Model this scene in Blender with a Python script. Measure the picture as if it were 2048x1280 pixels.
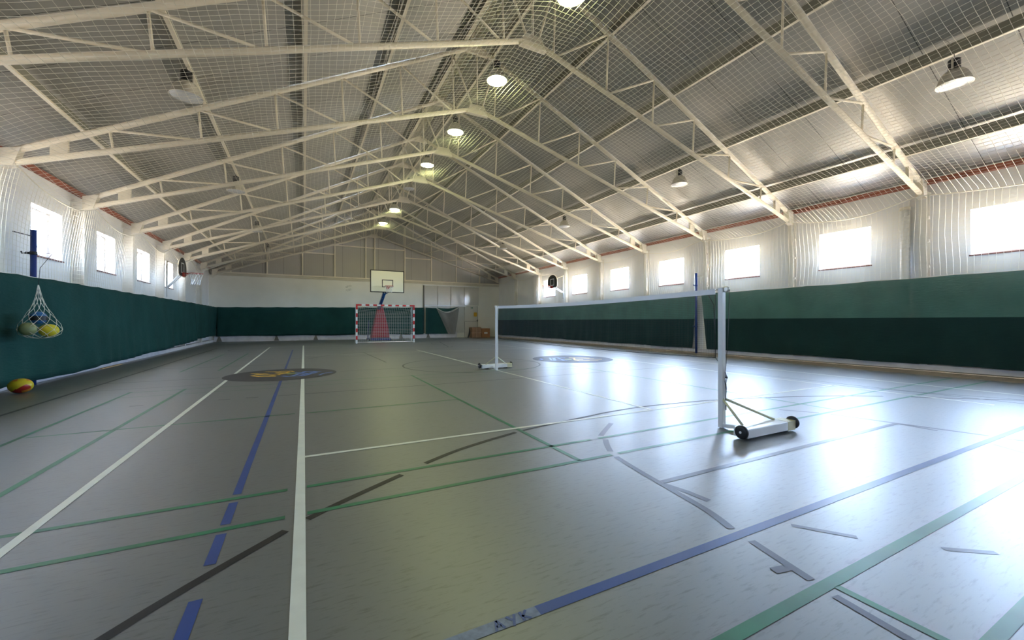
import bpy, math, random
from mathutils import Vector, Matrix
random.seed(7)
PI = math.pi
S = bpy.context.scene
COL = S.collection
for _o in list(bpy.data.objects):
    bpy.data.objects.remove(_o)

# ------------------------------------------------------------------ camera
cam_d = bpy.data.cameras.new('camera')
cam_d.sensor_width = 36.0
cam_d.lens = 813.0 / 2048.0 * 36.0
cam_d.clip_start = 0.05
cam_d.clip_end = 200
cam = bpy.data.objects.new('camera', cam_d)
COL.objects.link(cam)
cam.location = (0, 0, 1.18)
cam.rotation_euler = (math.radians(90.17), 0, math.radians(-27.11))
S.camera = cam

# ------------------------------------------------------------------ daylight, exposure
S.view_settings.view_transform = 'Standard'
S.view_settings.look = 'None'
S.view_settings.gamma = 1
S.view_settings.use_curve_mapping = False
S.view_settings.exposure = 0.92
SKY = 40.0        # sky seen through the windows against the dim hall
GROUND = 38.0
w = bpy.data.worlds.new('daylight')
S.world = w
w.use_nodes = True
nt = w.node_tree
nt.nodes.clear()
out = nt.nodes.new('ShaderNodeOutputWorld')
bg = nt.nodes.new('ShaderNodeBackground')
tc = nt.nodes.new('ShaderNodeTexCoord')
sep = nt.nodes.new('ShaderNodeSeparateXYZ')
rmp = nt.nodes.new('ShaderNodeValToRGB')
mp = nt.nodes.new('ShaderNodeMapRange')
mp.inputs['From Min'].default_value = -1
mp.inputs['From Max'].default_value = 1
nt.links.new(tc.outputs['Generated'], sep.inputs[0])
nt.links.new(sep.outputs['Z'], mp.inputs['Value'])
nt.links.new(mp.outputs[0], rmp.inputs[0])
e = rmp.color_ramp.elements
g = GROUND / SKY
e[0].position = 0.47
e[0].color = (1.0 * g, 0.82 * g, 0.64 * g, 1)
e[1].position = 0.52
e[1].color = (0.56, 0.73, 1.05, 1)
# the right-hand side of the building faces the sun, the left-hand side lies in shade
side = nt.nodes.new('ShaderNodeMapRange')
side.inputs['From Min'].default_value = -0.4
side.inputs['From Max'].default_value = 0.4
side.inputs['To Min'].default_value = 0.45
side.inputs['To Max'].default_value = 1.6
nt.links.new(sep.outputs['X'], side.inputs['Value'])
mul = nt.nodes.new('ShaderNodeVectorMath')
mul.operation = 'SCALE'
nt.links.new(rmp.outputs[0], mul.inputs[0])
nt.links.new(side.outputs[0], mul.inputs['Scale'])
nt.links.new(mul.outputs[0], bg.inputs['Color'])
bg.inputs['Strength'].default_value = SKY
nt.links.new(bg.outputs[0], out.inputs[0])
w.cycles.sampling_method = 'MANUAL'
w.cycles.sample_map_resolution = 256
S.cycles.use_denoising = True
S.cycles.max_bounces = 10
S.cycles.diffuse_bounces = 6
S.cycles.glossy_bounces = 4
S.cycles.transmission_bounces = 4
S.cycles.transparent_max_bounces = 16
S.cycles.sample_clamp_indirect = 20
S.cycles.caustics_reflective = False
S.cycles.caustics_refractive = False

# ------------------------------------------------------------------ hall dimensions
XL, XR = -4.78, 13.3
YB, YF = -4.0, 28.2
XC = 4.1
TH = 0.36
def ceil_z(x):
    if x >= XC:
        return 4.60 + (13.3 - x) * (8.8 - 4.60) / (13.3 - XC)
    return 4.26 + (x - XL) * (8.8 - 4.26) / (XC - XL)
def up_z(x):      # upper chord axis
    if x >= XC:
        return 4.42 + (13.05 - x) * (8.5 - 4.42) / (13.05 - XC)
    return 4.05 + (x + 4.5) * (8.5 - 4.05) / (XC + 4.5)
def lo_z(x):      # lower chord axis
    if x >= XC:
        return 4.17 + (13.05 - x) * (6.84 - 4.17) / (13.05 - XC)
    return 3.86 + (x + 4.5) * (6.84 - 3.86) / (XC + 4.5)
TRUSS_Y = [4.15, 7.1, 10.05, 13.0, 16.0, 19.0, 22.0, 25.15, 27.95]

# ------------------------------------------------------------------ materials
MATS = {}
def mat(name, col, rough=0.6, metal=0.0, spec=0.5, var=0.0, vscale=3.0, bump=0.0, bscale=40.0, emit=None, estr=0.0, bstretch=(1, 1, 1)):
    if name in MATS:
        return MATS[name]
    m = bpy.data.materials.new(name)
    m.use_nodes = True
    n = m.node_tree
    b = n.nodes['Principled BSDF']
    b.inputs['Base Color'].default_value = (*col, 1)
    b.inputs['Roughness'].default_value = rough
    b.inputs['Metallic'].default_value = metal
    b.inputs['Specular IOR Level'].default_value = spec
    geo = n.nodes.new('ShaderNodeNewGeometry')
    if var > 0:
        nz = n.nodes.new('ShaderNodeTexNoise')
        nz.inputs['Scale'].default_value = vscale
        nz.inputs['Detail'].default_value = 5
        n.links.new(geo.outputs['Position'], nz.inputs['Vector'])
        r = n.nodes.new('ShaderNodeValToRGB')
        r.color_ramp.elements[0].position = 0.3
        r.color_ramp.elements[1].position = 0.7
        r.color_ramp.elements[0].color = (*[c * (1 - var) for c in col], 1)
        r.color_ramp.elements[1].color = (*[min(1, c * (1 + var)) for c in col], 1)
        n.links.new(nz.outputs['Fac'], r.inputs[0])
        n.links.new(r.outputs[0], b.inputs['Base Color'])
    if bump > 0:
        mpn = n.nodes.new('ShaderNodeMapping')
        mpn.inputs['Scale'].default_value = bstretch
        nz = n.nodes.new('ShaderNodeTexNoise')
        nz.inputs['Scale'].default_value = bscale
        nz.inputs['Detail'].default_value = 3
        n.links.new(geo.outputs['Position'], mpn.inputs[0])
        n.links.new(mpn.outputs[0], nz.inputs['Vector'])
        bp = n.nodes.new('ShaderNodeBump')
        bp.inputs['Strength'].default_value = bump
        bp.inputs['Distance'].default_value = 0.02
        n.links.new(nz.outputs['Fac'], bp.inputs['Height'])
        n.links.new(bp.outputs[0], b.inputs['Normal'])
    if emit:
        b.inputs['Emission Color'].default_value = (*emit, 1)
        b.inputs['Emission Strength'].default_value = estr
    MATS[name] = m
    return m

def see_through(name, col, clear, rough=0.8, var=0.14, bump=0.55, bscale=7, bstretch=(1, 1, 1), streak=None):
    """fabric or mesh cloth that lets some of what is behind it show"""
    m = mat(name, col, rough, spec=0.2, var=var, vscale=1.3, bump=bump, bscale=bscale, bstretch=bstretch)
    n = m.node_tree
    b = n.nodes['Principled BSDF']
    o = n.nodes['Material Output']
    t = n.nodes.new('ShaderNodeBsdfTransparent')
    mx = n.nodes.new('ShaderNodeMixShader')
    mx.inputs[0].default_value = clear
    n.links.new(b.outputs[0], mx.inputs[1])
    n.links.new(t.outputs[0], mx.inputs[2])
    n.links.new(mx.outputs[0], o.inputs['Surface'])
    return m

def floor_material(name, c_lo, c_hi, rough, coat=1.0):
    m = mat(name, c_hi, rough)
    n = m.node_tree
    b = n.nodes['Principled BSDF']
    b.inputs['Specular IOR Level'].default_value = 0.8
    b.inputs['Coat Weight'].default_value = coat
    b.inputs['Coat Roughness'].default_value = 0.38
    b.inputs['Coat IOR'].default_value = 1.65
    geo = n.nodes.new('ShaderNodeNewGeometry')
    mpn = n.nodes.new('ShaderNodeMapping')
    mpn.inputs['Scale'].default_value = (9.0, 55.0, 1)
    mpn.inputs['Rotation'].default_value = (0, 0, math.radians(4))
    nz = n.nodes.new('ShaderNodeTexNoise')
    nz.inputs['Scale'].default_value = 1.0
    nz.inputs['Detail'].default_value = 7
    nz.inputs['Roughness'].default_value = 0.65
    n.links.new(geo.outputs['Position'], mpn.inputs[0])
    n.links.new(mpn.outputs[0], nz.inputs['Vector'])
    r = n.nodes.new('ShaderNodeValToRGB')
    r.color_ramp.elements[0].position = 0.32
    r.color_ramp.elements[0].color = (*c_lo, 1)
    r.color_ramp.elements[1].position = 0.47
    r.color_ramp.elements[1].color = (*c_hi, 1)
    n.links.new(nz.outputs['Fac'], r.inputs[0])
    nz2 = n.nodes.new('ShaderNodeTexNoise')
    nz2.inputs['Scale'].default_value = 0.9
    nz2.inputs['Detail'].default_value = 6
    n.links.new(geo.outputs['Position'], nz2.inputs['Vector'])
    mr = n.nodes.new('ShaderNodeMapRange')
    mr.inputs['To Min'].default_value = 0.88
    mr.inputs['To Max'].default_value = 1.1
    n.links.new(nz2.outputs['Fac'], mr.inputs['Value'])
    mix = n.nodes.new('ShaderNodeMix')
    mix.data_type = 'RGBA'
    mix.blend_type = 'MULTIPLY'
    mix.inputs[0].default_value = 1
    n.links.new(r.outputs[0], mix.inputs[6])
    n.links.new(mr.outputs[0], mix.inputs[7])
    n.links.new(mix.outputs[2], b.inputs['Base Color'])
    rr = n.nodes.new('ShaderNodeMapRange')
    rr.inputs['To Min'].default_value = rough - 0.05
    rr.inputs['To Max'].default_value = rough + 0.06
    n.links.new(nz2.outputs['Fac'], rr.inputs['Value'])
    n.links.new(rr.outputs[0], b.inputs['Roughness'])
    nz3 = n.nodes.new('ShaderNodeTexNoise')
    nz3.inputs['Scale'].default_value = 14
    n.links.new(geo.outputs['Position'], nz3.inputs['Vector'])
    bp = n.nodes.new('ShaderNodeBump')
    bp.inputs['Strength'].default_value = 0.05
    bp.inputs['Distance'].default_value = 0.01
    n.links.new(nz3.outputs['Fac'], bp.inputs['Height'])
    n.links.new(bp.outputs[0], b.inputs['Normal'])
    return m

def ribbed(name, col, rough, period, seam, axis='Y', spec=0.5, bstr=0.35, seam_w=0.012, metal=0.0):
    """profiled sheet panels: fine ribs as bump, thin dark joints between panels"""
    m = mat(name, col, rough, metal=metal, spec=spec)
    n = m.node_tree
    b = n.nodes['Principled BSDF']
    geo = n.nodes.new('ShaderNodeNewGeometry')
    sp = n.nodes.new('ShaderNodeSeparateXYZ')
    n.links.new(geo.outputs['Position'], sp.inputs[0])
    def fr(scale):
        d = n.nodes.new('ShaderNodeMath'); d.operation = 'DIVIDE'
        n.links.new(sp.outputs[axis], d.inputs[0]); d.inputs[1].default_value = scale
        f = n.nodes.new('ShaderNodeMath'); f.operation = 'FRACT'
        n.links.new(d.outputs[0], f.inputs[0])
        return f
    f1 = fr(period)
    pp = n.nodes.new('ShaderNodeMath'); pp.operation = 'PINGPONG'
    pp.inputs[1].default_value = 0.5
    n.links.new(f1.outputs[0], pp.inputs[0])
    bp = n.nodes.new('ShaderNodeBump')
    bp.inputs['Strength'].default_value = bstr
    bp.inputs['Distance'].default_value = 0.006
    n.links.new(pp.outputs[0], bp.inputs['Height'])
    n.links.new(bp.outputs[0], b.inputs['Normal'])
    f2 = fr(seam)
    lt = n.nodes.new('ShaderNodeMath'); lt.operation = 'LESS_THAN'
    lt.inputs[1].default_value = seam_w / seam
    n.links.new(f2.outputs[0], lt.inputs[0])
    nz = n.nodes.new('ShaderNodeTexNoise'); nz.inputs['Scale'].default_value = 0.5
    n.links.new(geo.outputs['Position'], nz.inputs['Vector'])
    r = n.nodes.new('ShaderNodeValToRGB')
    r.color_ramp.elements[0].color = (*[c * 0.9 for c in col], 1)
    r.color_ramp.elements[1].color = (*[min(1, c * 1.08) for c in col], 1)
    n.links.new(nz.outputs['Fac'], r.inputs[0])
    mix = n.nodes.new('ShaderNodeMix'); mix.data_type = 'RGBA'
    n.links.new(lt.outputs[0], mix.inputs[0])
    n.links.new(r.outputs[0], mix.inputs[6])
    mix.inputs[7].default_value = (*[c * 0.25 for c in col], 1)
    n.links.new(mix.outputs[2], b.inputs['Base Color'])
    return m

FLOOR = floor_material('floor_vinyl', (0.030, 0.035, 0.036), (0.090, 0.101, 0.100), 0.5)
MARGIN = floor_material('floor_margin', (0.21, 0.18, 0.14), (0.27, 0.235, 0.19), 0.65, 0.0)
M_WALL = mat('white_paint', (0.84, 0.835, 0.825), 0.55, var=0.03, vscale=1.5, bump=0.08, bscale=30)
M_FARW = mat('cream_wall_paint', (0.84, 0.82, 0.73), 0.5, var=0.05, vscale=0.8)
M_BASE = mat('plinth_paint', (0.66, 0.64, 0.66), 0.6, var=0.1, vscale=4)
M_CEIL = ribbed('ceiling_sheet', (0.47, 0.455, 0.42), 0.5, 0.11, 1.06, metal=0.6)
M_GABLE = ribbed('gable_sheet', (0.42, 0.40, 0.365), 0.45, 0.12, 1.1, axis='X')
M_STEEL = mat('cream_steel', (0.80, 0.735, 0.60), 0.45, var=0.05, vscale=2)
M_PURL = mat('purlin_paint', (0.60, 0.56, 0.45), 0.45, var=0.05, vscale=2)
M_COLM = mat('column_paint', (0.82, 0.79, 0.72), 0.45, var=0.04, vscale=2)
M_WEB = mat('purlin_shade_colour', (0.24, 0.235, 0.19), 0.5, var=0.08, vscale=2)  # purlin web: shade on the upright side put into the colour
M_RED = mat('red_oxide', (0.36, 0.11, 0.065), 0.6, var=0.15, vscale=6)
M_FRAME = mat('window_frame_paint', (0.85, 0.85, 0.85), 0.3)
M_BRICK = mat('brown_tile', (0.22, 0.10, 0.075), 0.5, var=0.2, vscale=20)
M_NETW = mat('white_netting', (0.88, 0.85, 0.75), 0.7)
M_CORD = mat('white_cord', (0.82, 0.78, 0.68), 0.7)
M_CURT = see_through('green_mesh_curtain', (0.012, 0.062, 0.055), 0.06, bstretch=(1, 1, 6))
M_CURT_UP = see_through('backlit_tint_mesh_curtain', (0.075, 0.19, 0.155), 0.12, bstretch=(1, 1, 6))  # green lightened to stand for the lit wall behind the mesh
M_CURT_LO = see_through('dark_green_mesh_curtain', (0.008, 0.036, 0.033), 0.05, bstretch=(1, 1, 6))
M_WTAPE = mat('white_line', (0.74, 0.75, 0.62), 0.4, var=0.05, vscale=8)
M_GTAPE = mat('green_line', (0.02, 0.17, 0.075), 0.4, var=0.25, vscale=3)
M_BTAPE = mat('blue_line', (0.02, 0.06, 0.235), 0.4, var=0.15, vscale=3)
M_BTAPEF = mat('worn_blue_line', (0.13, 0.17, 0.26), 0.4, var=0.3, vscale=30)
M_DTAPE = mat('dark_line', (0.012, 0.011, 0.011), 0.5, var=0.1, vscale=4)
M_PTAPE = mat('slate_line', (0.055, 0.057, 0.085), 0.4, var=0.15, vscale=4)
M_TTAPE = mat('thin_slate_line', (0.02, 0.032, 0.034), 0.42, var=0.15, vscale=4)
M_LOGO = mat('logo_disc', (0.045, 0.043, 0.048), 0.4, var=0.08, vscale=3)
M_LOGO2 = mat('worn_logo_disc', (0.045, 0.05, 0.075), 0.5, var=0.2, vscale=6)
M_ORANGE = mat('orange_print', (0.75, 0.42, 0.03), 0.45)
M_SKYB = mat('blue_print', (0.12, 0.22, 0.55), 0.45)
M_LIME = mat('lime_print', (0.35, 0.42, 0.08), 0.45)
M_WHITE = mat('white_enamel', (0.80, 0.81, 0.80), 0.3)
M_CREAMT = mat('cream_enamel', (0.62, 0.60, 0.40), 0.4)
M_BLACK = mat('black_rubber', (0.012, 0.012, 0.013), 0.5)
M_BLACKP = mat('black_board', (0.018, 0.019, 0.02), 0.35)
M_ALU = mat('spun_aluminium', (0.62, 0.59, 0.52), 0.33, metal=0.55)
M_LENS = mat('ribbed_lens', (0.88, 0.90, 0.94), 0.15, metal=0.3, bump=0.7, bscale=20, bstretch=(1, 6, 1))
M_GEAR = mat('black_gear_box', (0.012, 0.012, 0.014), 0.4)
M_GLOW = mat('lit_lens', (1, 1, 0.9), 0.3, emit=(0.92, 1.0, 0.42), estr=48)
M_BLUE = mat('blue_enamel', (0.008, 0.035, 0.19), 0.3)
M_BLUE2 = mat('blue_arm_paint', (0.015, 0.10, 0.30), 0.4)
M_REDP = mat('crimson_padding', (0.33, 0.018, 0.035), 0.5, bump=0.2, bscale=4)
M_REDB = mat('red_band', (0.52, 0.02, 0.022), 0.35)
M_RIM = mat('orange_red_rim', (0.50, 0.045, 0.03), 0.4)
M_BOARD = mat('cream_board', (0.83, 0.83, 0.66), 0.35)
M_CARD = mat('cardboard', (0.33, 0.19, 0.105), 0.8, var=0.12, vscale=5)
M_CARD2 = mat('orange_cardboard', (0.36, 0.17, 0.07), 0.8, var=0.1, vscale=5)
M_TAPEC = mat('clear_tape', (0.48, 0.33, 0.22), 0.25)
M_PAPER = mat('white_paper', (0.75, 0.76, 0.76), 0.6)
M_PANEL = mat('glossy_door_panel', (0.60, 0.59, 0.54), 0.12, var=0.03, bump=0.12, bscale=2.2)
M_DOOR = mat('door_paint', (0.62, 0.61, 0.55), 0.4)
M_JOINT = mat('dark_joint', (0.12, 0.11, 0.10), 0.6)
M_YEL = mat('yellow_sign', (0.72, 0.42, 0.02), 0.4)
M_SGR = mat('green_sign', (0.02, 0.16, 0.09), 0.4)
M_GNET = see_through('grey_fine_net', (0.22, 0.21, 0.19), 0.32, var=0.15, bump=0.3)
M_TRI = mat('grey_bracket_paint', (0.16, 0.15, 0.12), 0.6)
M_WOOD = mat('tan_wood', (0.50, 0.34, 0.18), 0.6, var=0.15, vscale=9)
M_BALLG = mat('sage_ball_skin', (0.25, 0.29, 0.13), 0.45, bump=0.1, bscale=60)
M_BALLY = mat('yellow_ball_skin', (0.72, 0.60, 0.03), 0.35, bump=0.1, bscale=60)
M_BALLB = mat('blue_ball_skin', (0.02, 0.13, 0.36), 0.35, bump=0.1, bscale=60)
for _m in (M_WTAPE, M_GTAPE, M_BTAPE, M_BTAPEF, M_PTAPE, M_TTAPE, M_ORANGE, M_SKYB, M_LIME):
    _b = _m.node_tree.nodes['Principled BSDF']
    _b.inputs['Coat Weight'].default_value = 0.2
    _b.inputs['Coat Roughness'].default_value = 0.35
    _b.inputs['Specular IOR Level'].default_value = 0.45
M_STAIN = mat('grey_stain', (0.66, 0.65, 0.57), 0.6, var=0.25, vscale=6)
M_GLASS = bpy.data.materials.new('window_glass')
M_GLASS.use_nodes = True
_n = M_GLASS.node_tree
_n.nodes.clear()
_o = _n.nodes.new('ShaderNodeOutputMaterial')
_t = _n.nodes.new('ShaderNodeBsdfTransparent')
_t.inputs[0].default_value = (0.93, 0.96, 0.97, 1)
_g = _n.nodes.new('ShaderNodeBsdfGlossy')
_g.inputs['Roughness'].default_value = 0.02
_m = _n.nodes.new('ShaderNodeMixShader')
_m.inputs[0].default_value = 0.06
_n.links.new(_t.outputs[0], _m.inputs[1])
_n.links.new(_g.outputs[0], _m.inputs[2])
_n.links.new(_m.outputs[0], _o.inputs[0])

# ------------------------------------------------------------------ mesh helpers
class MB:
    def __init__(self):
        self.v, self.f, self.sm = [], [], []
    def quad(self, a, b, c, d):
        i = len(self.v)
        self.v += [tuple(a), tuple(b), tuple(c), tuple(d)]
        self.f.append((i, i + 1, i + 2, i + 3)); self.sm.append(False)
    def box(self, x0, x1, y0, y1, z0, z1):
        i = len(self.v)
        for z in (z0, z1):
            self.v += [(x0, y0, z), (x1, y0, z), (x1, y1, z), (x0, y1, z)]
        for q in ((0, 3, 2, 1), (4, 5, 6, 7), (0, 1, 5, 4), (1, 2, 6, 5), (2, 3, 7, 6), (3, 0, 4, 7)):
            self.f.append(tuple(i + k for k in q)); self.sm.append(False)
        return self
    def prism(self, pts, thick):
        """closed polygon (3D points) extruded by vector thick"""
        i = len(self.v); n = len(pts); t = Vector(thick)
        self.v += [tuple(p) for p in pts] + [tuple(Vector(p) + t) for p in pts]
        self.f.append(tuple(range(i + n - 1, i - 1, -1))); self.sm.append(False)
        self.f.append(tuple(range(i + n, i + 2 * n))); self.sm.append(False)
        for k in range(n):
            j = (k + 1) % n
            self.f.append((i + k, i + j, i + n + j, i + n + k)); self.sm.append(False)
        return self
    def tube(self, pts, r, n=8, caps=True, smooth=True, rect=None, up=(0, 0, 1)):
        """sweep a circle (or rectangle rect=(w,h)) along the points"""
        pts = [Vector(p) for p in pts]
        i0 = len(self.v)
        m = len(pts)
        closed = (pts[0] - pts[-1]).length < 1e-6 and m > 2
        if closed:
            pts = pts[:-1]; m -= 1
        last = None
        for k in range(m):
            a = pts[k - 1] if (k > 0 or closed) else pts[k]
            b = pts[(k + 1) % m] if (k < m - 1 or closed) else pts[k]
            d = (b - a).normalized()
            u = Vector(up)
            if abs(d.dot(u)) > 0.98:
                u = Vector((0, 1, 0)) if abs(d.y) < 0.9 else Vector((1, 0, 0))
            s = d.cross(u).normalized(); t = s.cross(d).normalized()
            if rect:
                w_, h_ = rect[0] / 2, rect[1] / 2
                ring = [s * x + t * y for x, y in ((-w_, -h_), (w_, -h_), (w_, h_), (-w_, h_))]
            else:
                rr = r[k] if isinstance(r, (list, tuple)) else r
                ring = [s * (rr * math.cos(2 * PI * q / n)) + t * (rr * math.sin(2 * PI * q / n)) for q in range(n)]
            self.v += [tuple(pts[k] + q) for q in ring]
        nn = 4 if rect else n
        for k in range(m if closed else m - 1):
            k2 = (k + 1) % m
            for q in range(nn):
                q2 = (q + 1) % nn
                self.f.append((i0 + k * nn + q, i0 + k * nn + q2, i0 + k2 * nn + q2, i0 + k2 * nn + q))
                self.sm.append(smooth and not rect)
        if caps and not closed:
            self.f.append(tuple(i0 + q for q in range(nn - 1, -1, -1))); self.sm.append(False)
            self.f.append(tuple(i0 + (m - 1) * nn + q for q in range(nn))); self.sm.append(False)
        return self
    def lathe(self, prof, c=(0, 0, 0), n=20, smooth=True, axis='z', cap=True, sx=1, sy=1):
        i0 = len(self.v); m = len(prof)
        for r, z in prof:
            for q in range(n):
                a = 2 * PI * q / n
                x, y = r * math.cos(a) * sx, r * math.sin(a) * sy
                p = (x, y, z) if axis == 'z' else ((z, x, y) if axis == 'x' else (x, z, y))
                self.v.append((c[0] + p[0], c[1] + p[1], c[2] + p[2]))
        for k in range(m - 1):
            for q in range(n):
                q2 = (q + 1) % n
                self.f.append((i0 + k * n + q, i0 + k * n + q2, i0 + (k + 1) * n + q2, i0 + (k + 1) * n + q)); self.sm.append(smooth)
        if cap:
            self.f.append(tuple(i0 + q for q in range(n - 1, -1, -1))); self.sm.append(False)
            self.f.append(tuple(i0 + (m - 1) * n + q for q in range(n))); self.sm.append(False)
        return self
    def grid(self, P, nu, nv, smooth=True):
        i0 = len(self.v)
        for a in range(nu + 1):
            for b in range(nv + 1):
                self.v.append(tuple(P(a / nu, b / nv)))
        for a in range(nu):
            for b in range(nv):
                i = i0 + a * (nv + 1) + b
                self.f.append((i, i + nv + 1, i + nv + 2, i + 1)); self.sm.append(smooth)
        return self
    def thread(self, pts, r):
        """a three-sided cord"""
        return self.tube(pts, r, n=3, caps=False, smooth=False)
    def ribbon(self, pts, wd, z):
        """flat tape along floor points"""
        P = [Vector((p[0], p[1], 0)) for p in pts]
        m = len(P); i0 = len(self.v)
        for k in range(m):
            a = P[max(k - 1, 0)]; b = P[min(k + 1, m - 1)]
            d = (b - a).normalized(); s = Vector((-d.y, d.x, 0)) * (wd / 2)
            self.v += [tuple(P[k] + s + Vector((0, 0, z))), tuple(P[k] - s + Vector((0, 0, z)))]
        for k in range(m - 1):
            i = i0 + 2 * k
            self.f.append((i, i + 1, i + 3, i + 2)); self.sm.append(False)
        return self
    def build(self, name, m, parent=None):
        me = bpy.data.meshes.new(name)
        me.from_pydata(self.v, [], self.f)
        me.polygons.foreach_set('use_smooth', self.sm)
        me.materials.append(m)
        me.update()
        o = bpy.data.objects.new(name, me)
        COL.objects.link(o)
        if parent is not None:
            o.parent = parent
            # meshes are written in world coordinates: keep them where they are
            o.matrix_parent_inverse = Matrix.Translation(-Vector(parent.location)) if PARENT_WORLD else Matrix.Identity(4)
        return o
PARENT_WORLD = False

def tag(o, label, cat, group=None, kind=None):
    o['label'] = label
    o['category'] = cat
    if group: o['group'] = group
    if kind: o['kind'] = kind
    return o
def thing(name, label, cat, loc=(0, 0, 0), rz=0, group=None):
    o = bpy.data.objects.new(name, None)
    COL.objects.link(o)
    o.empty_display_size = 0.1
    o.location = loc
    o.rotation_euler = (0, 0, rz)
    return tag(o, label, cat, group)
def struct(o, label, cat):
    return tag(o, label, cat, kind='structure')
def copy_tree(o, parent=None):
    c = o.copy()
    COL.objects.link(c)
    c.parent = parent
    for ch in [x for x in bpy.data.objects if x.parent is o]:
        copy_tree(ch, c)
    return c
def bevel(o, wd=0.01, seg=2):
    b = o.modifiers.new('bevel', 'BEVEL')
    b.width = wd; b.segments = seg; b.limit_method = 'ANGLE'
    return o
ORD = ['nearest', 'second nearest', 'third nearest', 'fourth nearest', 'fifth nearest', 'sixth nearest', 'seventh nearest', 'eighth nearest', 'farthest']

# ------------------------------------------------------------------ room shell
fl = MB().grid(lambda u, v: (XL - TH + u * (12.15 - XL + TH), YB - TH + v * (YF - YB + 2 * TH), 0), 4, 6, False).build('floor', FLOOR)
struct(fl, 'grey vinyl sports hall floor covered in coloured court lines', 'floor')
b = MB(); b.box(12.15, XR + TH, YB - TH, YF + TH, -0.02, 0.001)
o = b.build('floor_margin', MARGIN, fl)
o['label'] = 'bare beige strip of floor along the right wall'

def side_wall(name, x0, x1, ztop, wins, zs0, zs1, label):
    m = MB()
    y = YB - TH
    for (a, c) in wins:
        m.box(x0, x1, y, a, 0, ztop)
        m.box(x0, x1, a, c, 0, zs0)
        m.box(x0, x1, a, c, zs1, ztop)
        y = c
    m.box(x0, x1, y, YF + TH, 0, ztop)
    o = m.build(name, M_WALL)
    return struct(o, label, 'wall')
WR = [(-3.70, -2.50), (-0.75, 0.45), (2.22, 3.42), (5.22, 6.42), (8.17, 9.37), (11.15, 12.38), (14.2, 15.42), (17.3, 18.58), (20.35, 21.62)]
WLW = [(-3.60, -2.45), (-0.6, 0.55), (2.4, 3.55), (5.4, 6.55), (8.45, 9.6), (11.42, 12.58), (14.28, 15.42), (17.15, 18.32), (20.0, 21.15)]
ZR0, ZR1 = 2.66, 3.68
ZL0, ZL1 = 2.50, 3.52
side_wall('wall_right', XR, XR + TH, 4.62, WR, ZR0, ZR1, 'white painted side wall with blown-out square windows on the right')
side_wall('wall_left', XL - TH, XL, 4.28, WLW, ZL0, ZL1, 'white painted side wall with small windows on the left')
fw = MB().box(XL - TH, XR + TH, YF, YF + TH, 0, 3.82).build('wall_far', M_FARW)
struct(fw, 'cream lower end wall behind the goal', 'wall')
gz = lambda x: ceil_z(min(max(x, XL), XR)) + 0.02
gp = MB().prism([(XL - TH, YF, 3.82), (XR + TH, YF, 3.82), (XR + TH, YF, gz(XR)), (XC, YF, gz(XC)), (XL - TH, YF, gz(XL))], (0, 0.1, 0)).build('wall_far_gable', M_GABLE)
struct(gp, 'grey ribbed sheet gable above the cream end wall', 'wall')
bk = MB().prism([(XL - TH, YB - 0.1, 0), (XR + TH, YB - 0.1, 0), (XR + TH, YB - 0.1, gz(XR)), (XC, YB - 0.1, gz(XC)), (XL - TH, YB - 0.1, gz(XL))], (0, 0.1, 0)).build('wall_back', M_WALL)
struct(bk, 'white end wall behind the viewer', 'wall')
c = MB()
y0, y1 = YB - TH, YF + TH
for (xa, xb) in ((XL - TH - 0.02, XC), (XC, XR + TH + 0.02)):
    sl = (ceil_z(XL) - ceil_z(XC)) / (XL - XC) if xb == XC else (ceil_z(XR) - ceil_z(XC)) / (XR - XC)
    za = ceil_z(XC) + (xa - XC) * sl; zb = ceil_z(XC) + (xb - XC) * sl
    c.prism([(xa, y0, za), (xb, y0, zb), (xb, y0, zb + 0.12), (xa, y0, za + 0.12)], (0, y1 - y0, 0))
ce = c.build('ceiling', M_CEIL)
struct(ce, 'pitched roof lining of grey ribbed metal sheets', 'ceiling')

# red strip at the eaves, plinths
o = MB().box(XR - 0.07, XR - 0.001, YB, YF, 4.44, 4.56).build('trim_right', M_RED)
struct(o, 'red-brown strip along the eaves above the right windows', 'trim')
o = MB().box(XL + 0.001, XL + 0.07, YB, YF, 4.13, 4.24).build('trim_left', M_RED)
struct(o, 'red-brown strip along the eaves above the left windows', 'trim')
o = bevel(MB().box(XL + 0.001, XL + 0.25, YB, YF - 0.12, 0.001, 0.13).build('baseboard_left', M_BASE), 0.015)
struct(o, 'white plinth showing under the left green curtain', 'baseboard')
o = bevel(MB().box(XL + 0.26, 9.9, YF - 0.10, YF - 0.001, 0.001, 0.34).build('baseboard_far', M_BASE), 0.015)
struct(o, 'white plinth below the green curtain on the end wall', 'baseboard')
m = MB().box(XR - 0.215, XR - 0.001, YB, YF - 0.12, 0.001, 0.15)
o = m.build('baseboard_right', M_BASE)
struct(o, 'pale plinth below the right green curtain', 'baseboard')
kb = MB().tube([(XR - 0.24, YB, 0.022), (XR - 0.24, YF - 0.3, 0.022)], 0.018, n=6).build('floor_pipe', M_TRI, o)

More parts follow.
